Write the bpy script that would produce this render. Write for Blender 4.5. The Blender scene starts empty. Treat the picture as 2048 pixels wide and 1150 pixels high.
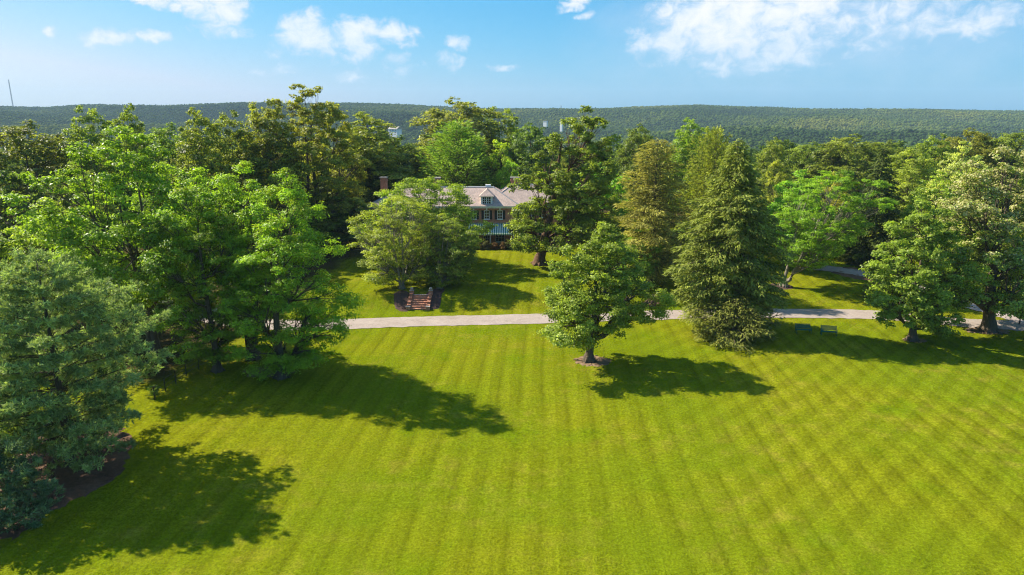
import bpy, bmesh, math, random
import numpy as np
from mathutils import Vector, Matrix

# ------------------------------------------------------------------ camera, sky, sun, exposure
sc = bpy.context.scene
COL = sc.collection
CAM_H, PITCH, FPX = 24.0, math.radians(14.0), 1365.0      # drone height, downward pitch, focal length in photo pixels
cd = bpy.data.cameras.new('camera'); cam = bpy.data.objects.new('camera', cd); COL.objects.link(cam)
cd.sensor_width = 36.0; cd.lens = 36.0 * FPX / 2048.0
cd.clip_start = 0.5; cd.clip_end = 30000.0
cam.location = (0, 0, CAM_H); cam.rotation_euler = (math.pi/2 - PITCH, 0, 0)
sc.camera = cam

SUN_TO = Vector((-1.00, 0.53, 1.0)).normalized()           # direction towards the sun
SUN_EL = math.asin(SUN_TO.z); SUN_AZ = math.atan2(SUN_TO.x, SUN_TO.y)
sd = bpy.data.lights.new('sun', 'SUN'); so = bpy.data.objects.new('sun', sd); COL.objects.link(so)
sd.energy = 4.6; sd.angle = math.radians(0.53); sd.color = (1.0, 0.93, 0.80)
so.rotation_euler = SUN_TO.to_track_quat('Z', 'Y').to_euler(); so.location = (-200, 80, 220)

sc.view_settings.view_transform = 'Standard'; sc.view_settings.look = 'None'
sc.view_settings.exposure = 1.1; sc.view_settings.gamma = 1.0
sc.cycles.use_denoising = True; sc.cycles.denoising_prefilter = 'FAST'; sc.cycles.filter_width = 1.1
sc.cycles.max_bounces = 8; sc.cycles.diffuse_bounces = 5; sc.cycles.glossy_bounces = 2
sc.cycles.transmission_bounces = 5; sc.cycles.volume_bounces = 1; sc.cycles.transparent_max_bounces = 8
sc.cycles.caustics_reflective = False; sc.cycles.caustics_refractive = False

SKY_STRENGTH = 0.066

class NT:
    """small helper to write node trees as expressions"""
    def __init__(s, tree): s.t = tree; tree.nodes.clear()
    def n(s, typ, **kw):
        nd = s.t.nodes.new(typ)
        for k, v in kw.items(): setattr(nd, k, v)
        return nd
    def put(s, sock, v):
        if v is None: return
        if isinstance(v, bpy.types.NodeSocket): s.t.links.new(v, sock)
        elif hasattr(sock.default_value, '__len__') and not hasattr(v, '__len__'): sock.default_value = [v]*len(sock.default_value)
        elif hasattr(sock.default_value, '__len__') and len(sock.default_value) == 4 and len(v) == 3: sock.default_value = (*v, 1)
        else: sock.default_value = v
    def math(s, op, a, b=None, c=None, clamp=False):
        nd = s.n('ShaderNodeMath', operation=op, use_clamp=clamp)
        for i, v in enumerate((a, b, c)): s.put(nd.inputs[i], v)
        return nd.outputs[0]
    def vmath(s, op, a, b=None, scale=None):
        nd = s.n('ShaderNodeVectorMath', operation=op); s.put(nd.inputs[0], a); s.put(nd.inputs[1], b)
        if scale is not None: s.put(nd.inputs['Scale'], scale)
        return nd.outputs['Value'] if op in ('LENGTH', 'DOT_PRODUCT', 'DISTANCE') else nd.outputs[0]
    def noise(s, vec, scale, detail=4, rough=0.55, dist=0.0, dim='3D'):
        nd = s.n('ShaderNodeTexNoise', noise_dimensions=dim); s.put(nd.inputs['Vector'], vec)
        nd.inputs['Scale'].default_value = scale; nd.inputs['Detail'].default_value = detail
        nd.inputs['Roughness'].default_value = rough; nd.inputs['Distortion'].default_value = dist
        return nd.outputs['Fac']
    def mix(s, f, a, b, blend='MIX'):
        nd = s.n('ShaderNodeMix', data_type='RGBA', blend_type=blend); s.put(nd.inputs['Factor'], f)
        s.put(nd.inputs['A'], a) if False else s.put(nd.inputs[6], a); s.put(nd.inputs[7], b)
        return nd.outputs[2]
    def ss(s, x, a, b, lo=0.0, hi=1.0):
        nd = s.n('ShaderNodeMapRange', interpolation_type='SMOOTHSTEP'); s.put(nd.inputs[0], x)
        for i, v in enumerate((a, b, lo, hi)): s.put(nd.inputs[i+1], v)
        return nd.outputs[0]
    def xyz(s, v):
        nd = s.n('ShaderNodeSeparateXYZ'); s.put(nd.inputs[0], v); return nd.outputs
    def comb(s, x, y, z):
        nd = s.n('ShaderNodeCombineXYZ')
        for i, v in enumerate((x, y, z)): s.put(nd.inputs[i], v)
        return nd.outputs[0]
    def ramp(s, f, stops):
        nd = s.n('ShaderNodeValToRGB'); cr = nd.color_ramp
        while len(cr.elements) < len(stops): cr.elements.new(0.5)
        for e, (p, c) in zip(cr.elements, stops): e.position = p; e.color = (*c, 1)
        s.put(nd.inputs[0], f); return nd.outputs[0]

def pix_dir(px, py):
    u = (px-1024.0)/FPX; v = (py-575.0)/FPX
    return np.array([u, math.cos(PITCH)-v*math.sin(PITCH), -math.sin(PITCH)-v*math.cos(PITCH)])

# clouds are bodies of the sky dome: (compass angle, elevation, half sizes, weight), all in radians
def sky_spot(px, py, w, h, k=1.0):
    d = pix_dir(px, py); d /= np.linalg.norm(d)
    return (math.atan2(d[0], d[1]), math.asin(d[2]), w/1365.0, h/1365.0, k)
CLOUDS = [sky_spot(*a) for a in (
    (275, 2, 60, 13), (345, 18, 24, 10, .8), (425, 8, 66, 52, .95), (92, 48, 15, 17, .8), (215, 73, 40, 20), (290, 80, 45, 15, .9),
    (610, 68, 66, 50, 1.0), (722, 78, 60, 40, .95), (800, 82, 40, 26, .9), (905, 86, 40, 17, .7), (900, 124, 50, 24, .62), (806, 132, 40, 26, .55),
    (690, 150, 80, 20, .5), (545, 136, 50, 16, .5), (1140, 6, 46, 18, .9), (1165, 40, 34, 14, .7), (1010, 132, 40, 12, .5),
    (1450, 40, 130, 62, 1.1), (1590, 28, 120, 46, 1.05), (1380, 88, 130, 45, .72), (1520, 95, 190, 52, .74), (1275, 88, 48, 34, .62),
    (1860, 28, 230, 50, .55), (1955, 46, 62, 26, .8), (1435, 136, 60, 20, .6), (1705, 95, 60, 16, .5), (1750, 60, 120, 40, .55))]

w = bpy.data.worlds.new('World'); sc.world = w; w.use_nodes = True
T = NT(w.node_tree)
geo = T.n('ShaderNodeTexCoord').outputs['Generated']
sky = T.n('ShaderNodeTexSky', sky_type='NISHITA'); sky.sun_disc = False
sky.sun_elevation = SUN_EL; sky.sun_rotation = SUN_AZ
sky.altitude = 100.0; sky.air_density = 1.0; sky.dust_density = 0.9; sky.ozone_density = 2.5
dn = T.vmath('NORMALIZE', geo); X, Y, Z = T.xyz(dn)
az = T.math('ARCTAN2', X, Y); el = T.math('ARCSINE', Z)
flat = T.comb(az, T.math('MULTIPLY', el, 1.35), 0.0)
warp = T.noise(flat, 9.0, 5, 0.6, dim='2D'); warp2 = T.noise(T.vmath('ADD', flat, (7.3, 2.1, 0)), 9.0, 5, 0.6, dim='2D')
fine = T.noise(flat, 34.0, 7, 0.62, 0.3, dim='2D')
azw = T.math('MULTIPLY_ADD', T.math('SUBTRACT', warp, 0.5), 0.075, az)
elw = T.math('MULTIPLY_ADD', T.math('SUBTRACT', warp2, 0.5), 0.05, el)
pw = T.comb(azw, elw, 0.0)
best = None
for (a, e, ww, hh, k) in CLOUDS:
    q = T.vmath('MULTIPLY', T.vmath('SUBTRACT', pw, (a, e, 0)), (1/ww, 1/hh, 0))
    m = T.math('MULTIPLY', T.math('SUBTRACT', 1.0, T.vmath('DOT_PRODUCT', q, q)), 0.42)
    m = T.math('ADD', T.math('MAXIMUM', m, -0.6), (k-1.0)*0.42)
    best = m if best is None else T.math('SMOOTH_MAX', best, m, 0.10)
broad = T.noise(T.vmath('ADD', flat, (3.1, 9.4, 0)), 4.2, 3, 0.5, dim='2D')         # scattered fair-weather cloud over the unseen upper sky, cover raised for fill light
scat = T.math('MULTIPLY_ADD', T.math('SUBTRACT', broad, 0.52), 2.6, 0.0)
scat = T.math('SUBTRACT', scat, T.ss(el, 0.55, 0.16, 0.0, 1.0))
best = T.math('MAXIMUM', best, T.math('MAXIMUM', scat, -0.6))
dens = T.math('ADD', best, T.math('MULTIPLY', T.math('SUBTRACT', fine, 0.50), 0.95))
cover = T.ss(dens, -0.06, 0.36)
body = T.ss(dens, 0.05, 0.62)
fade = T.ss(el, 0.0, 0.16, 0.55, 1.0)
cover = T.math('MULTIPLY', cover, fade)
sr, sg, sb = T.xyz(sky.outputs[0])
skg = T.math('MULTIPLY', T.math('POWER', T.math('MAXIMUM', sg, 0.001), 0.80), 1.08)
skr = T.math('MINIMUM', T.math('MULTIPLY', T.math('POWER', T.math('MAXIMUM', sr, 0.001), 2.0), 0.088), T.math('MULTIPLY', skg, 0.86))
skycol = T.comb(skr, skg, T.math('MULTIPLY', T.math('POWER', T.math('MAXIMUM', sb, 0.001), 0.45), 2.80))
glow_white = T.mix(body, (4.9, 6.0, 7.2), (7.9, 7.75, 7.6))
va, ve, vw, vh, vk = sky_spot(1640, 62, 520, 120)                                   # thin veil round the big cloud bank
qv = T.vmath('MULTIPLY', T.vmath('SUBTRACT', pw, (va, ve, 0)), (1/vw, 1/vh, 0))
veil = T.math('MULTIPLY', T.ss(T.vmath('DOT_PRODUCT', qv, qv), 1.0, 0.0), T.math('MULTIPLY_ADD', warp, 0.7, 0.1))
skycol = T.mix(T.math('MULTIPLY', veil, 0.75), skycol, (5.0, 5.9, 7.0))
mixed = T.mix(T.math('MULTIPLY', cover, 0.90), skycol, glow_white)
bg = T.n('ShaderNodeBackground'); T.put(bg.inputs['Color'], mixed); bg.inputs['Strength'].default_value = SKY_STRENGTH
wo = T.n('ShaderNodeOutputWorld'); T.t.links.new(bg.outputs[0], wo.inputs['Surface'])

# ------------------------------------------------------------------ geometry helpers
def at(px, py, Y):
    """the point on the vertical plane at distance Y that the photo shows at this pixel"""
    d = pix_dir(px, py); t = Y/d[1]; return float(d[0]*t), float(CAM_H+d[2]*t)

def sstep(a, b, x):
    t = np.clip((x-a)/(b-a), 0, 1); return t*t*(3-2*t)

RIDGE_PX = np.array([-700, 0, 90, 180, 330, 480, 690, 820, 960, 1150, 1300, 1400, 1500, 1640, 1760, 1850, 2048, 2700], float)
RIDGE_PY = np.array([212, 211, 213, 208, 212, 206, 205, 208, 217, 219, 212, 208, 213, 218, 220, 218, 221, 220], float)
RIDGE_D = 2500.0
_rx = []; _rz = []
for a, b in zip(RIDGE_PX, RIDGE_PY):
    x_, z_ = at(a, b, RIDGE_D); _rx.append(x_); _rz.append(z_-17.0)
RIDGE_X = np.array(_rx); RIDGE_Z = np.array(_rz)

def terrain(x, y):
    x = np.asarray(x, float); y = np.asarray(y, float)
    soft = sstep(22, 40, x) + sstep(-26, -42, x)
    soft = np.clip(soft, 0, 1)
    bank = (1-soft)*np.clip((y-84.55)/3.7, 0, 1) + soft*sstep(84, 112, y)
    z = 1.18*bank
    z = z + 0.10*np.sin(x*0.11+1.3)*np.sin(y*0.09)*sstep(72, 45, y)
    dist = np.hypot(x*0.8, y)
    z = z - 46*sstep(175, 820, dist)
    rz = np.interp(x*RIDGE_D/np.maximum(y, 400.0)*np.where(y > 400, 1, 1), RIDGE_X, RIDGE_Z)
    rz = rz*sstep(-900, 300, y)
    up = sstep(950, RIDGE_D, y)
    z = z + (rz+46)*up**1.15
    az_ = x/np.maximum(y, 50.0)
    z = z + 34*np.exp(-((y-1150)/230)**2)*sstep(0.12, 0.42, az_)
    z = z + 14*np.exp(-((y-1500)/260)**2)*sstep(0.05, -0.3, az_)
    z = z + (13*np.sin(x*0.0057+0.6+.8*np.sin(y*.003))*np.sin(y*0.0062) + 6*np.sin(x*0.013-1)*np.sin(y*0.011+2))*sstep(350, 900, y)*(1-.75*sstep(1900, 2450, y))
    z = z - 60*sstep(RIDGE_D+100, RIDGE_D+1400, y)
    return z

def ground_pt(px, py):
    d = pix_dir(px, py); t = CAM_H/-d[2]
    for _ in range(12):
        z = float(terrain(d[0]*t, d[1]*t)); t = (CAM_H-z)/-d[2]
    return d[0]*t, d[1]*t, float(terrain(d[0]*t, d[1]*t))

def link(name, me, mat=None, parent=None):
    o = bpy.data.objects.new(name, me); COL.objects.link(o)
    if mat is not None:
        for m in (mat if isinstance(mat, (list, tuple)) else [mat]): me.materials.append(m)
    if parent is not None: o.parent = parent
    return o

def tag(o, label=None, cat=None, group=None, kind=None):
    if label: o['label'] = label
    if cat: o['category'] = cat
    if group: o['group'] = group
    if kind: o['kind'] = kind
    return o

def empty(name, loc, rz=0.0):
    o = bpy.data.objects.new(name, None); COL.objects.link(o)
    o.location = loc; o.rotation_euler = (0, 0, rz); o.empty_display_size = 0.5
    return o

def quads_mesh(name, V, n_side=4, attrs=None):
    """V: (n, n_side, 3) separate faces"""
    n = V.shape[0]; me = bpy.data.meshes.new(name)
    me.vertices.add(n*n_side); me.vertices.foreach_set('co', V.reshape(-1).astype(np.float32))
    me.loops.add(n*n_side); me.loops.foreach_set('vertex_index', np.arange(n*n_side, dtype=np.int32))
    me.polygons.add(n); me.polygons.foreach_set('loop_start', np.arange(0, n*n_side, n_side, dtype=np.int32))
    me.polygons.foreach_set('loop_total', np.full(n, n_side, dtype=np.int32))
    for k, a in (attrs or {}).items():
        at_ = me.attributes.new(k, 'FLOAT', 'FACE'); at_.data.foreach_set('value', a.astype(np.float32))
    me.update(calc_edges=True)
    return me

def pydata(name, verts, faces, smooth=False):
    me = bpy.data.meshes.new(name); me.from_pydata([tuple(v) for v in verts], [], faces)
    if smooth: me.polygons.foreach_set('use_smooth', [True]*len(me.polygons))
    me.update(); return me

class MB:
    """collects boxes, bars, tubes and polygons into one mesh"""
    def __init__(s): s.v = []; s.f = []; s.m = []
    def add(s, vs, fs, mi=0):
        k = len(s.v); s.v += [tuple(map(float, v)) for v in vs]; s.f += [[i+k for i in f] for f in fs]; s.m += [mi]*len(fs); return s
    def box(s, x0, x1, y0, y1, z0, z1, mi=0, bev=0.0):
        if bev > 0:
            b = bev; bm = bmesh.new(); bmesh.ops.create_cube(bm, size=1)
            for v in bm.verts: v.co = ((x0+x1)/2+v.co.x*(x1-x0), (y0+y1)/2+v.co.y*(y1-y0), (z0+z1)/2+v.co.z*(z1-z0))
            bmesh.ops.bevel(bm, geom=bm.edges[:], offset=b, segments=1, affect='EDGES')
            bm.verts.index_update()
            s.add([v.co for v in bm.verts], [[v.index for v in f.verts] for f in bm.faces], mi); bm.free(); return s
        vs = [(x0,y0,z0),(x1,y0,z0),(x1,y1,z0),(x0,y1,z0),(x0,y0,z1),(x1,y0,z1),(x1,y1,z1),(x0,y1,z1)]
        return s.add(vs, [[0,3,2,1],[4,5,6,7],[0,1,5,4],[1,2,6,5],[2,3,7,6],[3,0,4,7]], mi)
    def tube(s, pts, radii, sides=6, mi=0, cap=True):
        pts = [Vector(p) for p in pts]; n = len(pts); rings = []
        ref = Vector((0.31, 0.17, 0.93))
        for i, p in enumerate(pts):
            d = (pts[min(i+1, n-1)]-pts[max(i-1, 0)])
            d = d.normalized() if d.length > 1e-9 else Vector((0, 0, 1))
            r_ = ref if abs(d.dot(ref)) < 0.95 else Vector((1, 0, 0))
            a = d.cross(r_).normalized(); b = d.cross(a)
            rings.append([p+(a*math.cos(t)+b*math.sin(t))*radii[i] for t in [2*math.pi*k/sides for k in range(sides)]])
        vs = [v for r in rings for v in r]; fs = []
        for i in range(n-1):
            for k in range(sides):
                k2 = (k+1) % sides; fs.append([i*sides+k, i*sides+k2, (i+1)*sides+k2, (i+1)*sides+k])
        if cap: fs.append(list(range(sides))[::-1]); fs.append([(n-1)*sides+k for k in range(sides)])
        return s.add(vs, fs, mi)
    def mesh(s, name, smooth=False):
        me = pydata(name, s.v, s.f, smooth)
        if any(s.m): me.polygons.foreach_set('material_index', s.m)
        bm = bmesh.new(); bm.from_mesh(me); bmesh.ops.recalc_face_normals(bm, faces=bm.faces[:]); bm.to_mesh(me); bm.free()
        return me
    def build(s, name, mat, parent=None, smooth=False): return link(name, s.mesh(name, smooth), mat, parent)

# ------------------------------------------------------------------ materials
def new_mat(name):
    m = bpy.data.materials.new(name); m.use_nodes = True; t = NT(m.node_tree)
    out = t.n('ShaderNodeOutputMaterial'); return m, t, out

def surf(t, out, color, rough=0.8, spec=0.3, bump=None, bump_d=0.02, metal=0.0, bump_s=1.0):
    b = t.n('ShaderNodeBsdfPrincipled'); t.put(b.inputs['Base Color'], color); t.put(b.inputs['Roughness'], rough)
    t.put(b.inputs['Specular IOR Level'], spec); t.put(b.inputs['Metallic'], metal)
    if bump is not None:
        bn = t.n('ShaderNodeBump'); bn.inputs['Distance'].default_value = bump_d; bn.inputs['Strength'].default_value = bump_s
        t.put(bn.inputs['Height'], bump); t.t.links.new(bn.outputs[0], b.inputs['Normal'])
    t.t.links.new(b.outputs[0], out.inputs['Surface']); return b

def plain(name, col, rough=0.7, spec=0.3, var=0.18, scale=3.0, metal=0.0):
    m, t, out = new_mat(name); p = t.n('ShaderNodeTexCoord').outputs['Object']
    n = t.noise(p, scale, 6, 0.6); n2 = t.noise(p, scale*7, 3, 0.6)
    f = t.math('ADD', t.math('MULTIPLY', n, 0.7), t.math('MULTIPLY', n2, 0.3))
    c = t.mix(f, tuple(v*(1-var) for v in col), tuple(min(v*(1+var), 1) for v in col))
    surf(t, out, c, rough, spec, bump=n2, bump_d=0.01, metal=metal); return m

def leaf_mat(name, bloom=None, translucency=0.52, rough=0.45, spec=0.28, hue=0.20, instancer=False):
    """foliage: colour of the tree from its object colour, every leaf its own tone; light passes through"""
    m, t, out = new_mat(name)
    oi = t.n('ShaderNodeObjectInfo')
    tone = t.n('ShaderNodeAttribute', attribute_name='tone').outputs['Fac']
    if instancer:
        a = t.n('ShaderNodeAttribute', attribute_name='hue', attribute_type='INSTANCER').outputs['Fac']
        base = t.ramp(a, [(0.0, (.024, .052, .024)), (0.35, (.045, .085, .026)), (0.7, (.075, .115, .030)), (1.0, (.125, .150, .038))])
    else: base = oi.outputs['Color']
    warm = t.mix(t.math('MULTIPLY', tone, hue*2), base, t.vmath('MULTIPLY', base, (1.55, 1.22, 0.60)))
    sc_ = t.math('MULTIPLY_ADD', tone, 3.0, 1.75) if not instancer else t.math('MULTIPLY_ADD', tone, 1.35, 0.85)
    col = t.vmath('MULTIPLY', t.vmath('SCALE', warm, None, scale=sc_), (1.06, 1.0, 0.62))
    if bloom:
        bl = t.n('ShaderNodeAttribute', attribute_name='bloom').outputs['Fac']
        col = t.mix(bl, col, bloom)
    b = t.n('ShaderNodeBsdfPrincipled'); t.put(b.inputs['Base Color'], col); b.inputs['Roughness'].default_value = rough
    b.inputs['Specular IOR Level'].default_value = spec
    tr = t.n('ShaderNodeBsdfTranslucent'); t.put(tr.inputs['Color'], t.vmath('MULTIPLY', col, (1.25, 1.30, 0.65)))
    mx = t.n('ShaderNodeMixShader'); mx.inputs[0].default_value = translucency
    t.t.links.new(b.outputs[0], mx.inputs[1]); t.t.links.new(tr.outputs[0], mx.inputs[2]); t.t.links.new(mx.outputs[0], out.inputs['Surface'])
    return m

def bark_mat(name, col):
    m, t, out = new_mat(name); p = t.n('ShaderNodeTexCoord').outputs['Object']
    q = t.vmath('MULTIPLY', p, (6, 6, 1.1)); n = t.noise(q, 1.5, 6, 0.65); n2 = t.noise(p, 0.7, 3)
    c = t.mix(n, tuple(v*0.45 for v in col), tuple(v*1.35 for v in col)); c = t.mix(t.math('MULTIPLY', n2, 0.35), c, (col[0]*.8, col[1]*.95, col[2]*.8))
    surf(t, out, c, 0.9, 0.15, bump=n, bump_d=0.08); return m

M = {}
M['leaf'] = leaf_mat('broad_leaves')
M['leaf_yellow_tips'] = leaf_mat('leaves_with_yellow_new_growth', bloom=(0.36, 0.40, 0.022), translucency=0.48)
M['leaf_cream'] = leaf_mat('leaves_with_cream_blossom', bloom=(0.50, 0.44, 0.20), translucency=0.32)
M['needle'] = leaf_mat('conifer_needles', translucency=0.28, rough=0.6, spec=0.12, hue=0.12)
M['far_leaf'] = leaf_mat('distant_leaves', translucency=0.35, rough=0.9, spec=0.02, instancer=True)
M['bark'] = bark_mat('grey_brown_bark', (0.135, 0.10, 0.072))
M['bark_pale'] = bark_mat('pale_bark', (0.26, 0.215, 0.165))
M['bark_red'] = bark_mat('reddish_bark', (0.17, 0.095, 0.06))

def lawn_material():
    m, t, out = new_mat('ground_grass'); p = t.n('ShaderNodeNewGeometry').outputs['Position']
    x, y, z = t.xyz(p)
    # mowing passes: lanes running away from the house front, and a diagonal second cut towards the right
    bend = t.math('MULTIPLY', t.math('SUBTRACT', t.noise(t.comb(x, t.math('MULTIPLY', y, .5), 0), 0.045, 1), 0.5), 2.2)
    lane = t.math('ADD', t.math('SUBTRACT', x, t.math('MULTIPLY', y, 0.052)), bend)
    s1 = t.math('SINE', t.math('MULTIPLY', lane, 2*math.pi/2.05))
    s1 = t.math('MULTIPLY', t.ss(s1, -0.25, 0.25, -1.0, 1.0), 1.0)
    edge = t.math('POWER', t.math('ABSOLUTE', t.math('COSINE', t.math('MULTIPLY', lane, math.pi/2.05))), 14.0)
    diag = t.math('ADD', t.math('SUBTRACT', t.math('MULTIPLY', x, 0.70), t.math('MULTIPLY', y, 0.71)), bend)
    s2 = t.ss(t.math('SINE', t.math('MULTIPLY', diag, 2*math.pi/2.2)), -0.25, 0.25, -1.0, 1.0)
    right = t.ss(t.math('ADD', x, t.math('MULTIPLY', t.math('SUBTRACT', t.noise(p, .06, 2), .5), 26.0)), 2.0, 24.0)
    brk = t.ss(t.noise(p, 0.11, 3, .6), 0.36, 0.60)                       # passes fade in and out
    stripe = t.math('ADD', t.math('MULTIPLY', s1, t.math('MULTIPLY_ADD', brk, 0.8, 0.35)), t.math('MULTIPLY', t.math('MULTIPLY', s2, right), 1.15))
    n_big = t.noise(p, 0.055, 4, 0.6); n_mid = t.noise(p, 0.55, 5, 0.65); n_tuft = t.noise(p, 3.2, 5, 0.7); n_f = t.noise(p, 7.0, 3, 0.75)
    base = t.mix(t.ss(n_big, 0.36, 0.64), (0.165, 0.212, 0.0060), (0.215, 0.228, 0.0075))
    dry = t.math('MULTIPLY', t.ss(n_mid, 0.46, 0.70), t.ss(t.noise(p, 0.09, 3, .55), 0.40, 0.62))
    base = t.mix(t.math('MULTIPLY', dry, 0.55), base, (0.290, 0.240, 0.030))
    lush = t.ss(t.noise(t.vmath('ADD', p, (40, 11, 0)), 0.16, 4, .6), 0.54, 0.72)
    base = t.mix(t.math('MULTIPLY', lush, 0.50), base, (0.115, 0.200, 0.002))
    k = t.math('MULTIPLY_ADD', stripe, 0.066, 1.0)
    k = t.math('SUBTRACT', k, t.math('MULTIPLY', t.math('MULTIPLY', edge, t.math('MULTIPLY_ADD', brk, .75, .25)), 0.20))
    streak = t.noise(t.comb(t.math('MULTIPLY', lane, 1.6), t.math('MULTIPLY', y, 0.10), 0.0), 1.0, 4, 0.6)
    k = t.math('MULTIPLY', k, t.math('MULTIPLY_ADD', streak, 0.40, 0.82))
    k = t.math('MULTIPLY', k, t.math('MULTIPLY_ADD', n_mid, 0.30, 0.86))
    k = t.math('MULTIPLY', k, t.math('MULTIPLY_ADD', t.ss(n_tuft, .25, .75), 0.36, 0.64))
    k = t.math('MULTIPLY', k, t.math('MULTIPLY_ADD', t.ss(n_f, .25, .75), 0.62, 0.69))
    grass = t.vmath('SCALE', base, None, scale=k)
    # woodland floor: leaf litter and thin grass left of the lawn and behind the gardens
    wn = t.math('MULTIPLY', t.math('SUBTRACT', t.noise(p, .16, 4, .6), .5), 9.0)
    line = t.math('ADD', t.math('ADD', x, t.math('MULTIPLY', t.math('SUBTRACT', y, 62.0), -0.10)), wn)
    wood = t.ss(line, -29.5, -33.5)
    wood = t.math('MULTIPLY', wood, t.ss(t.math('ADD', y, wn), 58.0, 62.0))
    wood = t.math('MAXIMUM', wood, t.ss(t.math('ADD', y, wn), 141.0, 150.0))
    litter = t.mix(n_tuft, (0.020, 0.014, 0.008), (0.085, 0.055, 0.03)); litter = t.mix(t.ss(n_mid, .48, .7), litter, (0.035, 0.06, 0.012))
    col = t.mix(t.math('MULTIPLY', wood, 0.92), grass, litter)
    far = t.ss(y, 170.0, 230.0); col = t.mix(far, col, (0.030, 0.052, 0.016))
    h = t.math('ADD', t.math('MULTIPLY', n_tuft, 0.6), t.math('MULTIPLY', n_f, 0.5))
    surf(t, out, col, 1.0, 0.0, bump=h, bump_d=0.22, bump_s=0.9)
    return m
M['ground'] = lawn_material()

def gravel_mat(name, a, b, sc_=4.0, stain=0.0):
    m, t, out = new_mat(name); p = t.n('ShaderNodeNewGeometry').outputs['Position']
    n = t.noise(p, sc_, 6, 0.7); n2 = t.noise(p, 0.35, 4, 0.6); n3 = t.noise(p, 22, 2, .6)
    f = t.math('ADD', t.math('MULTIPLY', n, 0.4), t.math('ADD', t.math('MULTIPLY', n2, 0.4), t.math('MULTIPLY', n3, 0.2)))
    col = t.mix(t.ss(f, .3, .7), a, b)
    if stain:
        st = t.ss(t.noise(t.vmath('ADD', p, (17, 5, 0)), 0.8, 5, .65), .50, .68); col = t.mix(t.math('MULTIPLY', st, stain), col, tuple(v*.62 for v in a))
        cr = t.ss(t.noise(p, 2.4, 2, .5, 1.2), .49, .505); cr2 = t.ss(t.noise(p, 2.4, 2, .5, 1.2), .53, .515); col = t.mix(t.math('MULTIPLY', t.math('MULTIPLY', cr, cr2), stain*.6), col, tuple(v*.5 for v in a))
    surf(t, out, col, 0.92, 0.12, bump=n3, bump_d=0.03); return m
M['drive'] = gravel_mat('pale_tar_and_chip', (0.27, 0.215, 0.175), (0.44, 0.362, 0.305), 4.0, 0.25)
M['mulch'] = gravel_mat('dark_bark_mulch', (0.045, 0.028, 0.022), (0.125, 0.075, 0.058), 7.0)
M['mulch_red'] = gravel_mat('reddish_needle_litter', (0.075, 0.036, 0.020), (0.22, 0.125, 0.075), 3.0)
M['dirt'] = gravel_mat('bare_dirt', (0.15, 0.095, 0.055), (0.30, 0.20, 0.12), 3.0)
M['stone_path'] = gravel_mat('brick_paving', (0.26, 0.15, 0.11), (0.36, 0.24, 0.19), 3.0)

def brick_mat(name, c1, c2, mortar, sx=4.0):
    m, t, out = new_mat(name); p = t.n('ShaderNodeTexCoord').outputs['Object']; x, y, z = t.xyz(p)
    v = t.comb(t.math('ADD', x, y), z, 0.0)
    br = t.n('ShaderNodeTexBrick'); t.put(br.inputs['Vector'], v); t.put(br.inputs['Color1'], c1); t.put(br.inputs['Color2'], c2); t.put(br.inputs['Mortar'], mortar)
    br.inputs['Scale'].default_value = sx; br.inputs['Mortar Size'].default_value = 0.012; br.inputs['Brick Width'].default_value = 0.9; br.inputs['Row Height'].default_value = 0.30
    n = t.noise(p, 1.2, 5, .6)
    surf(t, out, t.vmath('SCALE', br.outputs['Color'], None, scale=t.math('MULTIPLY_ADD', n, 0.7, 0.65)), 0.88, 0.2, bump=br.outputs['Fac'], bump_d=-0.01); return m
M['brick'] = brick_mat('house_brick', (0.58, 0.235, 0.140), (0.46, 0.185, 0.115), (0.55, 0.43, 0.34))
M['brick_step'] = brick_mat('step_brick', (0.52, 0.235, 0.135), (0.42, 0.175, 0.10), (0.50, 0.36, 0.27), 3.0)

def slate_mat():
    m, t, out = new_mat('roof_slates'); p = t.n('ShaderNodeTexCoord').outputs['Object']; x, y, z = t.xyz(p)
    br = t.n('ShaderNodeTexBrick'); t.put(br.inputs['Vector'], t.comb(t.math('ADD', x, t.math('MULTIPLY', y, .37)), z, 0)); br.inputs['Scale'].default_value = 3.2
    t.put(br.inputs['Color1'], (0.60, 0.445, 0.355)); t.put(br.inputs['Color2'], (0.45, 0.335, 0.275)); t.put(br.inputs['Mortar'], (0.28, .22, .19))
    br.inputs['Mortar Size'].default_value = 0.02; br.inputs['Row Height'].default_value = 0.35
    n = t.noise(p, 0.9, 5, .65); c = t.vmath('SCALE', br.outputs['Color'], None, scale=t.math('MULTIPLY_ADD', n, 0.9, 0.55))
    surf(t, out, c, 0.75, 0.3, bump=br.outputs['Fac'], bump_d=-0.02); return m
M['slate'] = slate_mat()
M['white'] = plain('white_paint', (0.82, 0.80, 0.76), 0.55, 0.4, 0.06)
M['white_far'] = plain('distant_white_render', (0.78, 0.76, 0.72), 0.7, 0.2, 0.06, 0.3)
M['black'] = plain('black_painted_wood', (0.016, 0.017, 0.017), 0.5, 0.4)
M['lead'] = plain('grey_lead_flashing', (0.22, 0.23, 0.24), 0.6, 0.4)
M['awning_green'] = plain('green_canvas', (0.05, 0.20, 0.14), 0.85, 0.1)
M['awning_white'] = plain('white_canvas', (0.62, 0.66, 0.60), 0.85, 0.1, 0.08)
M['bench_green'] = plain('dark_green_painted_slats', (0.008, 0.125, 0.095), 0.65, 0.15, 0.2, 6)
M['fence_black'] = plain('black_fence_steel', (0.02, 0.02, 0.02), 0.45, 0.5)
M['stone'] = plain('pale_weathered_stone', (0.34, 0.30, 0.25), 0.85, 0.2, 0.25)
M['red_tile'] = plain('terracotta_roof', (0.26, 0.10, 0.07), 0.8, 0.2)
M['grey_steel'] = plain('galvanised_steel', (0.26, 0.27, 0.29), 0.5, 0.5)
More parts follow.
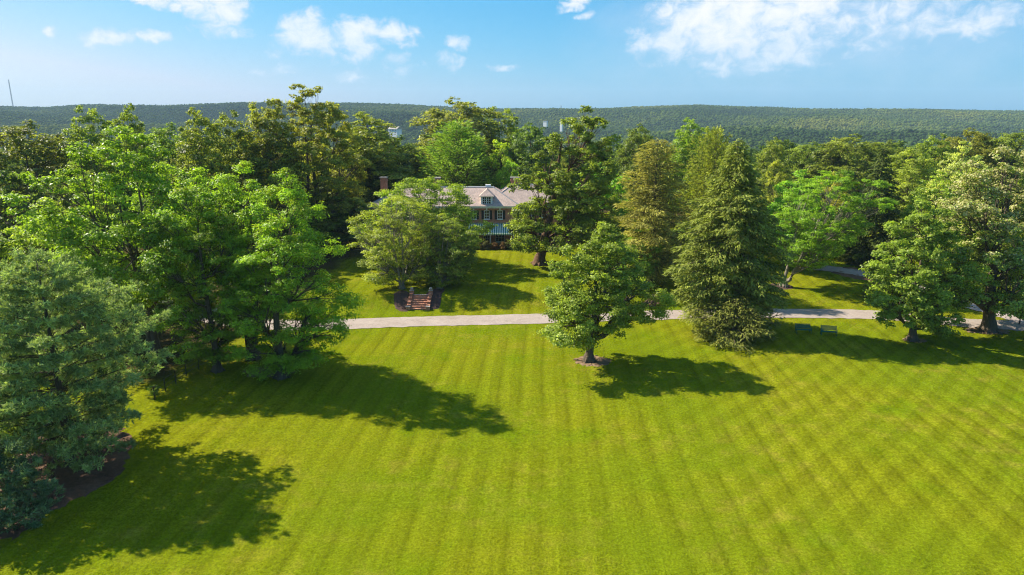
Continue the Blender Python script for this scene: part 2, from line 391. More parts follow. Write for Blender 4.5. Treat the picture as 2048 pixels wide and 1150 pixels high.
def glass_mat():
    m, t, out = new_mat('window_glass'); surf(t, out, (0.018, 0.024, 0.028), 0.06, 0.7); return m
M['glass'] = glass_mat()

# ------------------------------------------------------------------ ground sheet
def graded(fine_a, fine_b, step, lo, hi, g=1.13):
    a = list(np.arange(fine_a, fine_b+1e-6, step)); s = step
    while a[-1] < hi: s = min(s*g, 70.0); a.append(a[-1]+s)
    s = step
    while a[0] > lo: s = min(s*g, 70.0); a.insert(0, a[0]-s)
    return np.array(a)
gx = graded(-75, 75, 1.0, -3600, 3600); gy = graded(28, 128, 0.8, -120, 5200)
GX, GY = np.meshgrid(gx, gy); GZ = terrain(GX, GY)
nx, ny = len(gx), len(gy)
idx = np.arange(nx*ny).reshape(ny, nx)
F = np.stack([idx[:-1, :-1], idx[:-1, 1:], idx[1:, 1:], idx[1:, :-1]], -1).reshape(-1, 4)
gm = bpy.data.meshes.new('ground'); nv = nx*ny; nf = len(F)
gm.vertices.add(nv); gm.vertices.foreach_set('co', np.stack([GX, GY, GZ], -1).reshape(-1).astype(np.float32))
gm.loops.add(nf*4); gm.loops.foreach_set('vertex_index', F.reshape(-1).astype(np.int32))
gm.polygons.add(nf); gm.polygons.foreach_set('loop_start', np.arange(0, nf*4, 4, dtype=np.int32)); gm.polygons.foreach_set('loop_total', np.full(nf, 4, dtype=np.int32))
gm.polygons.foreach_set('use_smooth', np.ones(nf, dtype=bool)); gm.update(calc_edges=True)
ground = tag(link('ground', gm, M['ground']), 'mown yellow-green lawn running back to wooded hills', kind='structure')

def catmull(P, n=14):
    P = [np.array(p, float) for p in P]; P = [2*P[0]-P[1]]+P+[2*P[-1]-P[-2]]; out = []
    for i in range(1, len(P)-2):
        for k in range(n):
            t = k/n; out.append(0.5*((2*P[i])+(-P[i-1]+P[i+1])*t+(2*P[i-1]-5*P[i]+4*P[i+1]-P[i+2])*t*t+(-P[i-1]+3*P[i]-3*P[i+1]+P[i+2])*t**3))
    out.append(P[-2]); return np.array(out)

def ribbon(name, pix, width, lift, label, mat):
    P = catmull([ground_pt(a, b)[:2] for a, b in pix], 16); d = np.gradient(P, axis=0); d /= np.linalg.norm(d, axis=1)[:, None]
    nrm = np.stack([-d[:, 1], d[:, 0]], 1); cols = 7; V = []; Fq = []
    rr = random.Random(5); 
    for i in range(len(P)):
        for k in range(cols):
            o = (k/(cols-1)-0.5)*width + (rr.uniform(-.16, .16) if k in (0, cols-1) else 0)
            q = P[i]+nrm[i]*o; V.append((q[0], q[1], float(terrain(q[0], q[1]))+lift+0.03*(1-(2*o/width)**2)))
    for i in range(len(P)-1):
        for k in range(cols-1): a = i*cols+k; Fq.append([a, a+1, a+cols+1, a+cols])
    return tag(link(name, pydata(name, V, Fq, True), mat), label, kind='structure')
ribbon('driveway', [(180, 560), (300, 590), (390, 622), (480, 644), (580, 650), (700, 648), (880, 642), (1090, 637), (1330, 630), (1560, 627), (1750, 630), (1920, 645), (2048, 653), (2240, 668)], 4.1, 0.035, 'pale grey-pink driveway crossing the lawn below the house', M['drive'])
ribbon('drive_branch', [(2160, 658), (2048, 640), (1985, 622), (1920, 605), (1850, 583), (1770, 558), (1700, 543), (1600, 532)], 3.6, 0.060, 'narrower pale drive curving back from the right', M['drive'])

def draped_patch(name, outline_px, mat, label, lift=0.03, jitter=0.22, seed=1, kind='structure', xy=None):
    """a patch of mulch or dirt laid over the ground, with a ragged edge"""
    rr = random.Random(seed)
    P = np.array(xy if xy is not None else [ground_pt(a, b)[:2] for a, b in outline_px], float)
    C = catmull(list(P)+[P[0]], 8)[:-1]
    C = C + np.array([[rr.uniform(-jitter, jitter), rr.uniform(-jitter, jitter)] for _ in C])
    c = C.mean(0); rings = 7; V = []; Fq = []; n = len(C)
    for r in range(rings):
        f = (r+1)/rings
        for k in range(n):
            q = c+(C[k]-c)*f; edge = lift if r < rings-1 else -0.02
            V.append((q[0], q[1], float(terrain(*q))+edge+rr.uniform(0, .035)*(r < rings-1)))
    V.append((c[0], c[1], float(terrain(*c))+lift)); ci = len(V)-1
    for k in range(n):
        k2 = (k+1) % n; Fq.append([ci, k, k2])
        for r in range(rings-1): Fq.append([r*n+k, (r+1)*n+k, (r+1)*n+k2, r*n+k2])
    return tag(link(name, pydata(name, V, Fq, True), mat), label, kind=kind)
def ring_xy(px, py, rx, ry):
    x, y, z = ground_pt(px, py); return [(x+rx*math.cos(a), y+ry*math.sin(a)) for a in np.linspace(0, 2*math.pi, 10)[:-1]]
draped_patch('mulch_bed', [(787, 588), (788, 612), (793, 620), (806, 623.5), (818, 621), (818, 590), (805, 580)], M['mulch'], 'brown mulch bed left of the brick steps', 0.06, 0.06, 2)
draped_patch('mulch_bed', [(853, 590), (853, 619), (870, 620), (880, 616), (884, 600), (884, 588), (890, 578), (868, 577)], M['mulch'], 'dark mulch bed right of the brick steps', 0.06, 0.06, 3)
draped_patch('needle_litter', [(30, 1085), (115, 1022), (225, 962), (268, 905), (262, 862), (200, 840), (60, 860), (-90, 900), (-120, 1080)], M['mulch_red'], 'reddish needle litter under the blue-green pines', 0.025, 0.35, 4)
draped_patch('dirt_patch', None, M['dirt'], 'bare dirt round the foot of the tree standing alone on the lawn', 0.03, 0.25, 5, xy=ring_xy(1186, 722, 1.9, 1.6))
draped_patch('dirt_patch', None, M['dirt'], 'bare dirt under the trees left of the drive', 0.02, 0.55, 6, xy=ring_xy(540, 744, 2.4, 1.3))
draped_patch('dirt_patch', None, M['dirt'], 'bare dirt round the foot of the blossoming linden', 0.03, 0.25, 7, xy=ring_xy(1975, 662, 2.6, 1.3))
draped_patch('dirt_patch', None, M['dirt'], 'bare dirt round the foot of the maple at the lawn edge', 0.03, 0.15, 8, xy=ring_xy(1830, 680, 1.3, 0.9))
draped_patch('mulch_bed', None, M['mulch'], 'mulch ring round the young tree beyond the drive', 0.05, 0.1, 9, xy=ring_xy(1616, 534, 1.5, 1.3))
draped_patch('mulch_bed', None, M['mulch'], 'mulch ring round the leaning many-stemmed tree', 0.05, 0.15, 10, xy=ring_xy(1560, 573, 2.0, 1.5))
draped_patch('mulch_bed', [(1640, 538), (1700, 534), (1765, 546), (1800, 556), (1770, 563), (1700, 556)], M['mulch_red'], 'red mulch strip along the rear drive', 0.05, 0.2, 11)
draped_patch('mulch_bed', [(925, 497), (1060, 496), (1063, 488), (1040, 484), (928, 485)], M['mulch'], 'dark foundation bed in front of the awning porch', 0.05, 0.15, 12)
draped_patch('brick_walk', [(890, 497), (934, 496), (934, 485), (890, 484)], M['stone_path'], 'pinkish brick walk left of the porch', 0.045, 0.03, 13)

# ------------------------------------------------------------------ tree building
def unit(v): return v/np.maximum(np.linalg.norm(v, axis=-1, keepdims=True), 1e-9)

def leaf_faces(pos, nrm, L, aspect, rng, fold=0.16):
    r = rng.normal(size=pos.shape); t = unit(r-(r*nrm).sum(-1, keepdims=True)*nrm); b = np.cross(nrm, t)
    L = np.broadcast_to(np.asarray(L, float).reshape(-1, 1), (len(pos), 1)); W = L*aspect
    return np.stack([pos-t*L*.5-nrm*L*fold*.4, pos+b*W*.5+nrm*L*fold*.4, pos+t*L*.5-nrm*L*fold*.6, pos-b*W*.5+nrm*L*fold*.4], 1)

def spray_faces(pos, dirs, nrm, L, W, droop=0.12):
    L = np.asarray(L).reshape(-1, 1); W = np.asarray(W).reshape(-1, 1)
    b = unit(np.cross(nrm, dirs)); dn_ = np.array([0, 0, -1.0])
    return np.stack([pos, pos+dirs*L*.45+b*W*.5, pos+dirs*L+dn_*L*droop, pos+dirs*L*.45-b*W*.5], 1)

def prof_fn(profile):
    hs = np.array([p[0] for p in profile]); rs = np.array([p[1] for p in profile]); return lambda t: np.interp(t, hs, rs)

OVAL = [(0.0, .45), (.15, .82), (.35, 1.0), (.6, .92), (.8, .66), (.93, .36), (1.0, .10)]
ROUND = [(0.0, .55), (.2, .9), (.45, 1.0), (.7, .88), (.88, .58), (1.0, .15)]
VASE = [(0.0, .25), (.2, .6), (.45, .92), (.7, 1.0), (.88, .78), (1.0, .30)]
TALL = [(0.0, .55), (.15, .9), (.4, 1.0), (.62, .84), (.8, .62), (.92, .40), (1.0, .16)]
DOME = [(0.0, .75), (.2, 1.0), (.5, .95), (.75, .72), (.92, .42), (1.0, .15)]
CONE = [(0.0, .8), (.1, 1.0), (.35, .82), (.6, .55), (.8, .30), (.93, .13), (1.0, .03)]
SKIRT = [(0.0, .9), (.12, 1.0), (.4, .78), (.6, .70), (.8, .48), (1.0, .12)]

def crown_lobes(rng, H, R, profile, clear, n, lobe, irregular=0.22, flat=0.8, offset=(0, 0)):
    f = prof_fn(profile); ph = rng.uniform(0, 6.28, 6); got = []; gr = []
    for i in range(n):
        bestp, bd = None, -1
        for _ in range(7):
            t = rng.uniform(0.02, 1.0); a = rng.uniform(0, 2*math.pi)
            w = 1+irregular*(math.sin(2*a+ph[0]+3*t)+.7*math.sin(3*a+ph[1]-5*t)+.6*math.sin(5*a+ph[2]+9*t))/1.6
            r_l = lobe*rng.uniform(.62, 1.30)*(1.0-.30*t)
            rad = max(f(t)*R*w-r_l*.55, 0.0)*(rng.uniform(.12, 1)**.45)
            z = H*(clear+(1-clear)*t)-r_l*.6*flat*t
            p = np.array([rad*math.cos(a)+offset[0]*(.4+.6*t), rad*math.sin(a)+offset[1]*(.4+.6*t), z])
            d = min((np.linalg.norm(p-q) for q in got), default=99.0)
            if d > bd: bd, bestp, br = d, p, r_l
        got.append(bestp); gr.append(br)
    return np.array(got), np.array(gr)

def leaves_on_lobes(rng, C, Rl, n_leaf, size, aspect, flat, sub=10, up=0.40, bloom=None, tight=0.25):
    wgt = Rl**2; cnt = np.maximum((wgt/wgt.sum()*n_leaf).astype(int), 8)
    ctr = np.array([0, 0, C[:, 2].mean()*0.8])
    P, N, TN, BL = [], [], [], []
    for c, r, k in zip(C, Rl, cnt):
        outw = unit((c-ctr)[None])[0]
        sd_ = unit(rng.normal(size=(sub, 3))+0.55*outw+np.array([0, 0, .25])); sr = r*rng.uniform(.55, 1.08, sub)
        which = rng.integers(0, sub, k)
        g = rng.normal(size=(k, 3))*r*tight*np.array([1, 1, .62])
        p = sd_[which]*sr[which, None]+g; p[:, 2] *= flat
        w_ = unit(p); nn = unit(.65*w_+.42*rng.normal(size=(k, 3))+np.array([0, 0, up+.15]))
        P.append(c+p); N.append(nn)
        TN.append(np.clip(rng.normal(.5, .22, k)+rng.normal(0, .10)+rng.normal(0, .10, sub)[which], 0, 1))
        if bloom is not None: BL.append(bloom(rng, c, p, r, k))
    P = np.concatenate(P); N = np.concatenate(N); TN = np.concatenate(TN)
    V = leaf_faces(P, N, size*rng.uniform(.65, 1.35, len(P)), aspect, rng)
    at_ = {'tone': TN}
    if bloom is not None: at_['bloom'] = np.concatenate(BL)
    return V, at_

def limb_mesh(rng, H, C, Rl, trunk_r, clear, stems=None, top=0.82, n_prim=9, flare=1.7, lean=(0, 0), thick=1.0):
    """trunk(s) with root flare, primary limbs to groups of lobes, secondary limbs to each lobe"""
    mb = MB(); br = MB(); stems = stems or [(0.0, 0.0, 1.0)]
    paths = []
    for (a, ln, rk) in stems:
        dirx, diry = math.cos(a)*ln, math.sin(a)*ln; pts = []; rad = []
        K = 12; wig = rng.uniform(0, 6.28, 4)
        for i in range(K+1):
            t = i/K; z = t*H*top
            off = H*ln*(t**0.8)*.45
            x = math.cos(a)*off+lean[0]*t+.012*H*math.sin(5*t+wig[0])*min(1, 3*t); y = math.sin(a)*off+lean[1]*t+.012*H*math.sin(4.3*t+wig[1])*min(1, 3*t)
            if len(stems) > 1: x += math.cos(a)*trunk_r*.5; y += math.sin(a)*trunk_r*.5
            r = trunk_r*rk*(1-.86*t**.85)
            pts.append((x, y, z-0.15*(i == 0))); rad.append(r)
        # root flare
        P2 = [pts[0], (pts[0][0], pts[0][1], .18), (pts[0][0], pts[0][1], .5), (pts[0][0]*.7+pts[1][0]*.3, pts[0][1]*.7+pts[1][1]*.3, min(1.2, pts[1][2]*.8))]+pts[1:]
        R2 = [trunk_r*rk*flare, trunk_r*rk*(flare*.83), trunk_r*rk*1.22, trunk_r*rk*1.03]+rad[1:]
        mb.tube(P2, R2, 9); paths.append((np.array(pts), np.array(rad)))
        if flare > 1.5:
            for q in range(5):
                b = 6.28*q/5+rng.uniform(-.4, .4); e = trunk_r*rk
                mb.tube([(pts[0][0]+math.cos(b)*e*.7, pts[0][1]+math.sin(b)*e*.7, .75), (pts[0][0]+math.cos(b)*e*1.25, pts[0][1]+math.sin(b)*e*1.25, .22), (pts[0][0]+math.cos(b)*e*2.2, pts[0][1]+math.sin(b)*e*2.2, -.12)], [e*.22, e*.30, e*.12], 5)
    n = len(C); n_prim = min(n_prim, n); seeds_ = rng.choice(n, n_prim, replace=False); cen = C[seeds_].copy()
    for _ in range(6):
        own = np.argmin(((C[:, None]-cen[None])**2).sum(-1), 1)
        for k in range(n_prim):
            if (own == k).any(): cen[k] = C[own == k].mean(0)
    for k in range(n_prim):
        mem = np.where(own == k)[0]
        if not len(mem): continue
        c = cen[k]; hor = math.hypot(c[0], c[1])
        pi = int(np.argmin([((p[-1][:2]-c[:2])**2).sum() for p, _ in paths])) if len(paths) > 1 else 0
        pts, rad = paths[pi]
        z0 = np.clip(c[2]-.75*hor-.06*H, clear*H*.75, H*top*.93); j = np.interp(z0, pts[:, 2], np.arange(len(pts)))
        s = np.array([np.interp(j, np.arange(len(pts)), pts[:, q]) for q in range(3)]); r0 = np.interp(j, np.arange(len(pts)), rad)*.62*thick
        m1 = s+(c-s)*.35+np.array([0, 0, -.03*H]); m2 = s+(c-s)*.7+rng.normal(size=3)*.02*H
        br.tube([s, m1, m2, c], [r0, r0*.72, r0*.5, r0*.28], 6)
        for q in mem:
            e = C[q]+np.array([0, 0, Rl[q]*.25]); s2 = m1+(m2-m1)*rng.uniform(0, 1); mm = s2+(e-s2)*.5+rng.normal(size=3)*Rl[q]*.18-np.array([0, 0, Rl[q]*.15])
            br.tube([s2, mm, e], [r0*.36+.015, r0*.22+.012, .02], 5)
            for _ in range(3):
                e2 = C[q]+unit(rng.normal(size=(1, 3)))[0]*Rl[q]*.95*np.array([1, 1, .8]); br.tube([mm, (mm+e2)/2+rng.normal(size=3)*.12, e2], [r0*.14+.014, r0*.09+.012, .010], 4, cap=False)
    return mb, br

def place_tree(name, label, cat, loc, trunk, branch, crown, color, bark, leafmat, rz=0.0, scale=(1, 1, 1), group=None):
    root = empty(name, loc, rz); root.scale = scale; tag(root, label, cat, group)
    for nm, me in (('trunk', trunk), ('limbs', branch), ('crown', crown)):
        if me is None: continue
        o = bpy.data.objects.new(nm, me); COL.objects.link(o); o.parent = root
        if not me.materials: me.materials.append(leafmat if nm == 'crown' else bark)
        if nm == 'crown': o.color = (*color, 1)
    return root

SEED = [100]; LEAF_K = 1.5
def broadleaf(H, R, profile=OVAL, clear=.14, n_lobes=70, lobe=1.5, n_leaf=24000, leaf=.30, aspect=.62, flat=.8, trunk_r=.45, stems=None, sub=9,
              bloom=None, irregular=.22, offset=(0, 0), up=.40, top=.8, n_prim=9, thick=1.0, tight=.25, seed=None):
    SEED[0] += 1; rng = np.random.default_rng(seed or SEED[0])
    C, Rl = crown_lobes(rng, H, R, profile, clear, n_lobes, lobe, irregular, flat, offset)
    V, at_ = leaves_on_lobes(rng, C, Rl, int(n_leaf*LEAF_K), leaf*.92, aspect, flat, sub, up, bloom, tight)
    tb, bb = limb_mesh(rng, H, C, Rl, trunk_r, clear, stems, top, n_prim, lean=(offset[0]*.5, offset[1]*.5), thick=thick)
    return tb.mesh('trunk', True), bb.mesh('limbs', True), quads_mesh('crown', V, 4, at_)

def conifer(H, R, profile=CONE, clear=.06, n_br=170, per=150, L=.55, W=.17, droop=.10, rise=0.0, trunk_r=.35, width=.34, irregular=.22, jitter=.10, tuft=False, seed=None, top=1.0, updroop=.12):
    SEED[0] += 1; rng = np.random.default_rng(seed or SEED[0]); f = prof_fn(profile)
    mb = MB(); br = MB(); ph = rng.uniform(0, 6.28, 4)
    mb.tube([(0, 0, -.15), (0, 0, .3), (0, 0, 1.2), (.05, 0, H*.35), (0, .06, H*.7), (0, 0, H*.985)], [trunk_r*1.6, trunk_r*1.2, trunk_r, trunk_r*.72, trunk_r*.36, .025], 9)
    Vs = []; TN = []
    for i in range(n_br):
        t = (i+rng.uniform(0, 1))/n_br; z0 = H*(clear+(top-clear)*t); z0 = z0 if not tuft else round(z0/1.15)*1.15+rng.normal()*.13; a = i*2.39996+rng.uniform(-.3, .3)
        w = 1+irregular*(math.sin(2*a+ph[0]+4*t)+.8*math.sin(3*a+ph[1]-7*t))/1.3
        ln = max(f(t)*R*w*rng.uniform(.72, 1.10), .25)
        d0 = np.array([math.cos(a), math.sin(a), 0]); lat = np.array([-math.sin(a), math.cos(a), 0])
        slope = rise*(.5+t)-droop*(1-t)
        S = lambda s: np.outer(s*ln, d0)+np.outer(slope*s*ln-droop*.9*ln*s**2+rise*.35*ln*s**2, [0, 0, 1])+np.array([0, 0, z0])
        ss_ = np.array([0, .35, .7, 1.0]); pts = S(ss_); r0 = max(.010+.011*ln, .016) if not tuft else .010+.006*ln
        br.tube([tuple(p) for p in pts], [r0, r0*.75, r0*.45, .008], 4, cap=False)
        k = max(int(per*(ln/R)**1.25), 10)
        s = rng.uniform(.16, 1.0, k)**.75
        if tuft: s = np.repeat(rng.uniform(.22, 1.0, k//5+1)**.7, 5)[:k]
        tri = np.minimum(s*1.15, 1.0)*(1.12-s)*1.45
        side = rng.uniform(-1, 1, k) if not tuft else np.repeat(rng.uniform(-1, 1, k//5+1), 5)[:k]; off = side*width*ln*tri
        p = S(s)+off[:, None]*lat+rng.normal(size=(k, 3))*jitter*np.array([1, 1, .8])
        p[:, 2] -= np.abs(off)*updroop
        tone = np.clip(rng.normal(.5, .2, k)+rng.normal(0, .14), 0, 1)
        if tuft: tone = np.clip(np.repeat(rng.normal(.45, .30, k//5+1), 5)[:k]+rng.normal(0, .10, k), 0, 1)
        if not tuft:
            dr = unit(d0*(.75+.3*rng.normal(size=(k, 1)))+lat*(side*.9)[:, None]+rng.normal(size=(k, 3))*.22+np.array([0, 0, slope-.15]))
            nn = unit(np.array([0, 0, 1.0])+rng.normal(size=(k, 3))*.42)
            Vs.append(spray_faces(p, dr, nn, L*rng.uniform(.6, 1.3, k), W*rng.uniform(.7, 1.3, k), .16)); TN.append(tone)
        else:
            m = 7
            ax = unit(d0*.7+lat*(side*.7)[:, None]+np.array([0, 0, .55])+rng.normal(size=(k, 3))*.3)
            axm = np.repeat(ax, m, 0); pm = np.repeat(p, m, 0)
            dr = unit(axm*.75+rng.normal(size=axm.shape)*.62); nn = unit(rng.normal(size=axm.shape))
            Vs.append(spray_faces(pm, dr, nn, L*rng.uniform(.6, 1.25, k*m), W*rng.uniform(.7, 1.3, k*m), .04)); TN.append(np.repeat(tone, m))
    return mb.mesh('trunk', True), br.mesh('limbs', True), quads_mesh('crown', np.concatenate(Vs), 4, {'tone': np.concatenate(TN)})

def spot(px, D, top_y, hw, base_px=None, mid=None):
    """real place and size of a tree standing D metres out: foot, height, radius"""
    mid_y = mid or (top_y+110); xc, _ = at(px, mid_y, D); xl, _ = at(px-hw, mid_y, D)
    xb = xc if base_px is None else at(base_px, 640, D)[0]
    zt = at(px, top_y, D)[1]; zb = float(terrain(xb, D))
    return (xb, D, zb), zt-zb, xc-xl, xc-xb

def hero(name, label, px, D, top_y, hw, color, base_px=None, leafmat='leaf', bark='bark', cat='tree', mid=None, conif=False, back=0.0, **kw):
    loc, H, R, dx = spot(px, D, top_y, hw, base_px, mid)
    if not conif and kw['n_lobes'] > 60: kw['n_lobes'] = int(kw['n_lobes']*.82)
    if conif: tr, br, cr = conifer(H, R, **kw)
    else: tr, br, cr = broadleaf(H, R, offset=(dx*1.3, back), **kw)
    return place_tree(name, label, cat, loc, tr, br, cr, color, M[bark], M[leafmat])

def tips(rng, c, p, r, k):            # yellow new growth on the upper outer shoots of some clumps
    f = rng.uniform(); return ((p[:, 2] > r*.18) & (rng.uniform(size=k) < (.55 if f > .72 else .06))).astype(float)*rng.uniform(.35, 1, k)
def cream(rng, c, p, r, k):           # blossom clusters, most of them high in the crown
    hi = np.clip((c[2]-7.5)/7.0, 0.02, 1.0); return ((rng.uniform(size=k) < .72*hi) & (p[:, 2] > -r*.25)).astype(float)*rng.uniform(.5, 1, k)

# ---- trees of the foreground and the garden, each grown on its own
hero('shade_tree', 'ragged green tree standing alone on the mown lawn right of centre', 1200, 65.4, 450, 102, (.080, .112, .026), base_px=1180, profile=[(0, .60), (.12, .95), (.35, 1.0), (.55, .80), (.75, .56), (.9, .34), (1, .10)], clear=.215, n_lobes=105, lobe=1.2, n_leaf=36000, leaf=.25, trunk_r=.46, irregular=.40, n_prim=12, mid=600, flat=.8)
hero('walnut_tree', 'bright green tree with low hanging boughs right at the drive end of the left grove', 572, 60.8, 338, 114, (.078, .136, .016), base_px=552, leafmat='leaf_yellow_tips', profile=[(0, .55), (.12, .8), (.35, 1), (.6, .92), (.8, .66), (.93, .38), (1, .12)], clear=.05, n_lobes=110, lobe=1.35, n_leaf=33000, leaf=.29, aspect=.34, flat=.72, trunk_r=.42, bloom=tips, irregular=.26, mid=540)
hero('walnut_tree', 'tall bright green tree with yellow shoot tips in the left grove, its trunk forking low', 486, 66, 318, 92, (.085, .142, .018), base_px=497, leafmat='leaf_yellow_tips', profile=TALL, clear=.20, n_lobes=85, lobe=1.35, n_leaf=28000, leaf=.29, aspect=.34, flat=.72, trunk_r=.40, bloom=tips, stems=[(.4, .10, 1), (2.6, .12, .85), (4.6, .16, .8)], mid=480)
hero('walnut_tree', 'mid green tree of the left grove with ivy-dark low foliage beside the fence end', 398, 62.5, 335, 92, (.068, .118, .018), base_px=424, leafmat='leaf_yellow_tips', profile=OVAL, clear=.07, n_lobes=85, lobe=1.35, n_leaf=27000, leaf=.29, aspect=.38, flat=.75, trunk_r=.36, bloom=tips, mid=520)
hero('maple_tree', 'broad green maple above the blue-green pine, its forked trunk showing at right', 262, 68, 262, 175, (.068, .112, .016), base_px=300, profile=ROUND, clear=.26, n_lobes=120, lobe=1.75, n_leaf=36000, leaf=.33, flat=.78, trunk_r=.42, stems=[(.2, .05, 1), (2.9, .12, .8)], mid=430, irregular=.2)
hero('maple_tree', 'yellow-green maple rising behind the blue-green pine at the left edge', 110, 74, 405, 112, (.095, .135, .020), profile=DOME, clear=.25, n_lobes=70, lobe=1.5, n_leaf=20000, leaf=.34, trunk_r=.36, mid=500)
hero('pine_tree', 'large blue-green pine in the lower left with open tiered boughs', 114, 44, 515, 170, (.092, .126, .070), leafmat='needle', conif=True, profile=[(0, .80), (.15, 1), (.4, .98), (.65, .80), (.85, .48), (1, .10)], clear=.08, n_br=190, per=135, L=.34, W=.075, tuft=True, droop=.06, rise=.24, trunk_r=.30, width=.34, mid=760, irregular=.32, jitter=.15)
hero('pine_tree', 'dark blue-green pine cut by the left edge of the picture, low down', -30, 36.5, 868, 125, (.048, .076, .056), leafmat='needle', conif=True, profile=SKIRT, clear=.05, n_br=90, per=60, L=.34, W=.07, tuft=True, droop=.05, rise=.12, trunk_r=.22, width=.36, mid=980)
hero('pine_tree', 'pale grey-green pine behind the large one, cut by the left edge', -35, 49, 545, 130, (.085, .130, .080), leafmat='needle', conif=True, profile=[(0, .8), (.2, 1), (.5, .9), (.8, .55), (1, .1)], clear=.1, n_br=110, per=60, L=.36, W=.075, tuft=True, droop=.05, rise=.2, trunk_r=.28, width=.32, mid=760)
hero('hornbeam_tree', 'fine-twigged yellow-green tree left of the brick steps', 795, 90.8, 402, 92, (.086, .112, .024), base_px=806, bark='bark_pale', profile=[(0, .5), (.15, .8), (.4, 1), (.65, .95), (.85, .7), (1, .3)], clear=.10, n_lobes=140, lobe=1.2, n_leaf=31000, leaf=.24, aspect=.5, flat=.66, trunk_r=.26, stems=[(1, .10, 1), (3.5, .16, .8), (5.4, .14, .7)], irregular=.3, up=.8, mid=500, thick=1.25, back=4.0)
hero('hornbeam_tree', 'darker fine-twigged tree right of the brick steps', 893, 90.6, 436, 54, (.072, .100, .022), base_px=880, bark='bark_pale', profile=[(0, .55), (.15, .85), (.4, 1), (.65, .95), (.85, .7), (1, .3)], clear=.08, n_lobes=105, lobe=1.15, n_leaf=21000, leaf=.24, aspect=.5, flat=.66, trunk_r=.25, stems=[(0.5, .12, 1), (2.8, .15, .8), (4.6, .12, .7)], irregular=.32, up=.8, mid=520, thick=1.25, back=3.0)
hero('zelkova_tree', 'wide domed yellow-green tree screening the left half of the brick house', 842, 106, 357, 118, (.080, .118, .016), profile=[(0, .75), (.2, 1.0), (.5, .97), (.75, .82), (.9, .60), (1, .32)], clear=.14, n_lobes=160, lobe=1.75, n_leaf=36000, leaf=.32, flat=.66, trunk_r=.4, stems=[(.8, .18, 1), (2.9, .2, .9), (5.0, .16, .8)], up=.7, mid=430, bark='bark_pale')
hero('magnolia_tree', 'tall olive-lit magnolia-leaved tree hiding the right end of the house', 1149, 107, 216, 98, (.066, .092, .017), base_px=1078, profile=[(0, .95), (.15, 1.1), (.35, .98), (.55, .85), (.75, .70), (.9, .46), (1, .16)], clear=.12, n_lobes=140, lobe=1.5, n_leaf=36000, leaf=.42, aspect=.55, trunk_r=.85, irregular=.28, mid=370, bark='bark_red')
hero('poplar_tree', 'tallest olive-green tulip poplar breaking the skyline left of the house', 622, 120, 170, 116, (.092, .104, .022), profile=TALL, clear=.18, n_lobes=150, lobe=1.6, n_leaf=38000, leaf=.42, trunk_r=.6, irregular=.3, mid=350, stems=[(.3, .05, 1), (2.5, .10, .8)])
hero('hemlock_tree', 'tan browned hemlock with sparse upper boughs beside the magnolia-leaved tree', 1308, 94, 280, 84, (.098, .100, .034), leafmat='needle', conif=True, profile=[(0, .9), (.15, 1), (.4, .92), (.62, .66), (.75, .60), (.9, .40), (1, .12)], clear=.08, n_br=190, per=170, L=.62, W=.15, droop=.06, rise=.12, trunk_r=.42, width=.30, irregular=.30, mid=430, jitter=.22)
hero('hemlock_tree', 'big dark olive hemlock with layered boughs beside the drive', 1458, 76.8, 280, 106, (.066, .084, .024), base_px=1448, leafmat='needle', conif=True, profile=[(0, .70), (.1, .92), (.28, 1), (.5, .86), (.7, .60), (.88, .32), (1, .06)], clear=.13, n_br=250, per=240, L=.52, W=.17, droop=.14, trunk_r=.55, width=.30, irregular=.20, mid=520, jitter=.16)
hero('hemlock_shrub', 'low spreading grey-green hemlock boughs at the foot of the big dark hemlock', 1466, 73, 596, 92, (.062, .072, .023), leafmat='needle', conif=True, cat='shrub', profile=[(0, 1), (.3, 1), (.6, .8), (.85, .5), (1, .2)], clear=.05, n_br=95, per=120, L=.5, W=.14, droop=.05, rise=.10, trunk_r=.14, width=.40, mid=660, irregular=.3, jitter=.15)
hero('locust_tree', 'bright green wide-spreading tree with pale leaning stems right of the dark hemlock', 1648, 95, 342, 100, (.066, .118, .016), base_px=1560, bark='bark_pale', profile=VASE, clear=.16, n_lobes=115, lobe=1.45, n_leaf=30000, leaf=.31, aspect=.45, flat=.55, trunk_r=.34, stems=[(-.1, .34, 1), (.3, .55, .9), (2.2, .10, .8), (-.9, .28, .7)], up=.7, mid=440, thick=1.15)
hero('maple_tree', 'compact green maple with a short clean trunk at the lawn edge on the right', 1832, 72, 395, 98, (.074, .110, .026), base_px=1830, profile=[(0, .62), (.15, .95), (.4, 1), (.62, .80), (.82, .52), (1, .12)], clear=.12, n_lobes=105, lobe=1.2, n_leaf=32000, leaf=.30, flat=.72, trunk_r=.42, irregular=.2, mid=560, n_prim=11)
hero('linden_tree', 'big linden covered in cream blossom at the right edge with a thick trunk', 1992, 75.5, 290, 122, (.066, .098, .026), base_px=1980, leafmat='leaf_cream', profile=[(0, .75), (.15, .98), (.4, 1), (.65, .92), (.85, .65), (1, .2)], clear=.14, n_lobes=125, lobe=1.55, n_leaf=38000, leaf=.32, flat=.75, trunk_r=.72, bloom=cream, irregular=.2, mid=450, n_prim=11)
hero('spruce_tree', 'near-black spruce between the bright spreading tree and the blossoming linden', 1753, 107, 296, 62, (.026, .038, .014), leafmat='needle', conif=True, profile=CONE, clear=.04, n_br=170, per=120, L=.8, W=.22, droop=.16, trunk_r=.35, width=.26, mid=420)
hero('garden_tree', 'small thin green tree behind the lone lawn tree', 1272, 91, 478, 52, (.060, .110, .026), profile=VASE, clear=.16, n_lobes=40, lobe=.9, n_leaf=8000, leaf=.26, trunk_r=.14, stems=[(.4, .14, 1), (2.4, .12, .8), (4.6, .15, .8)], mid=530)
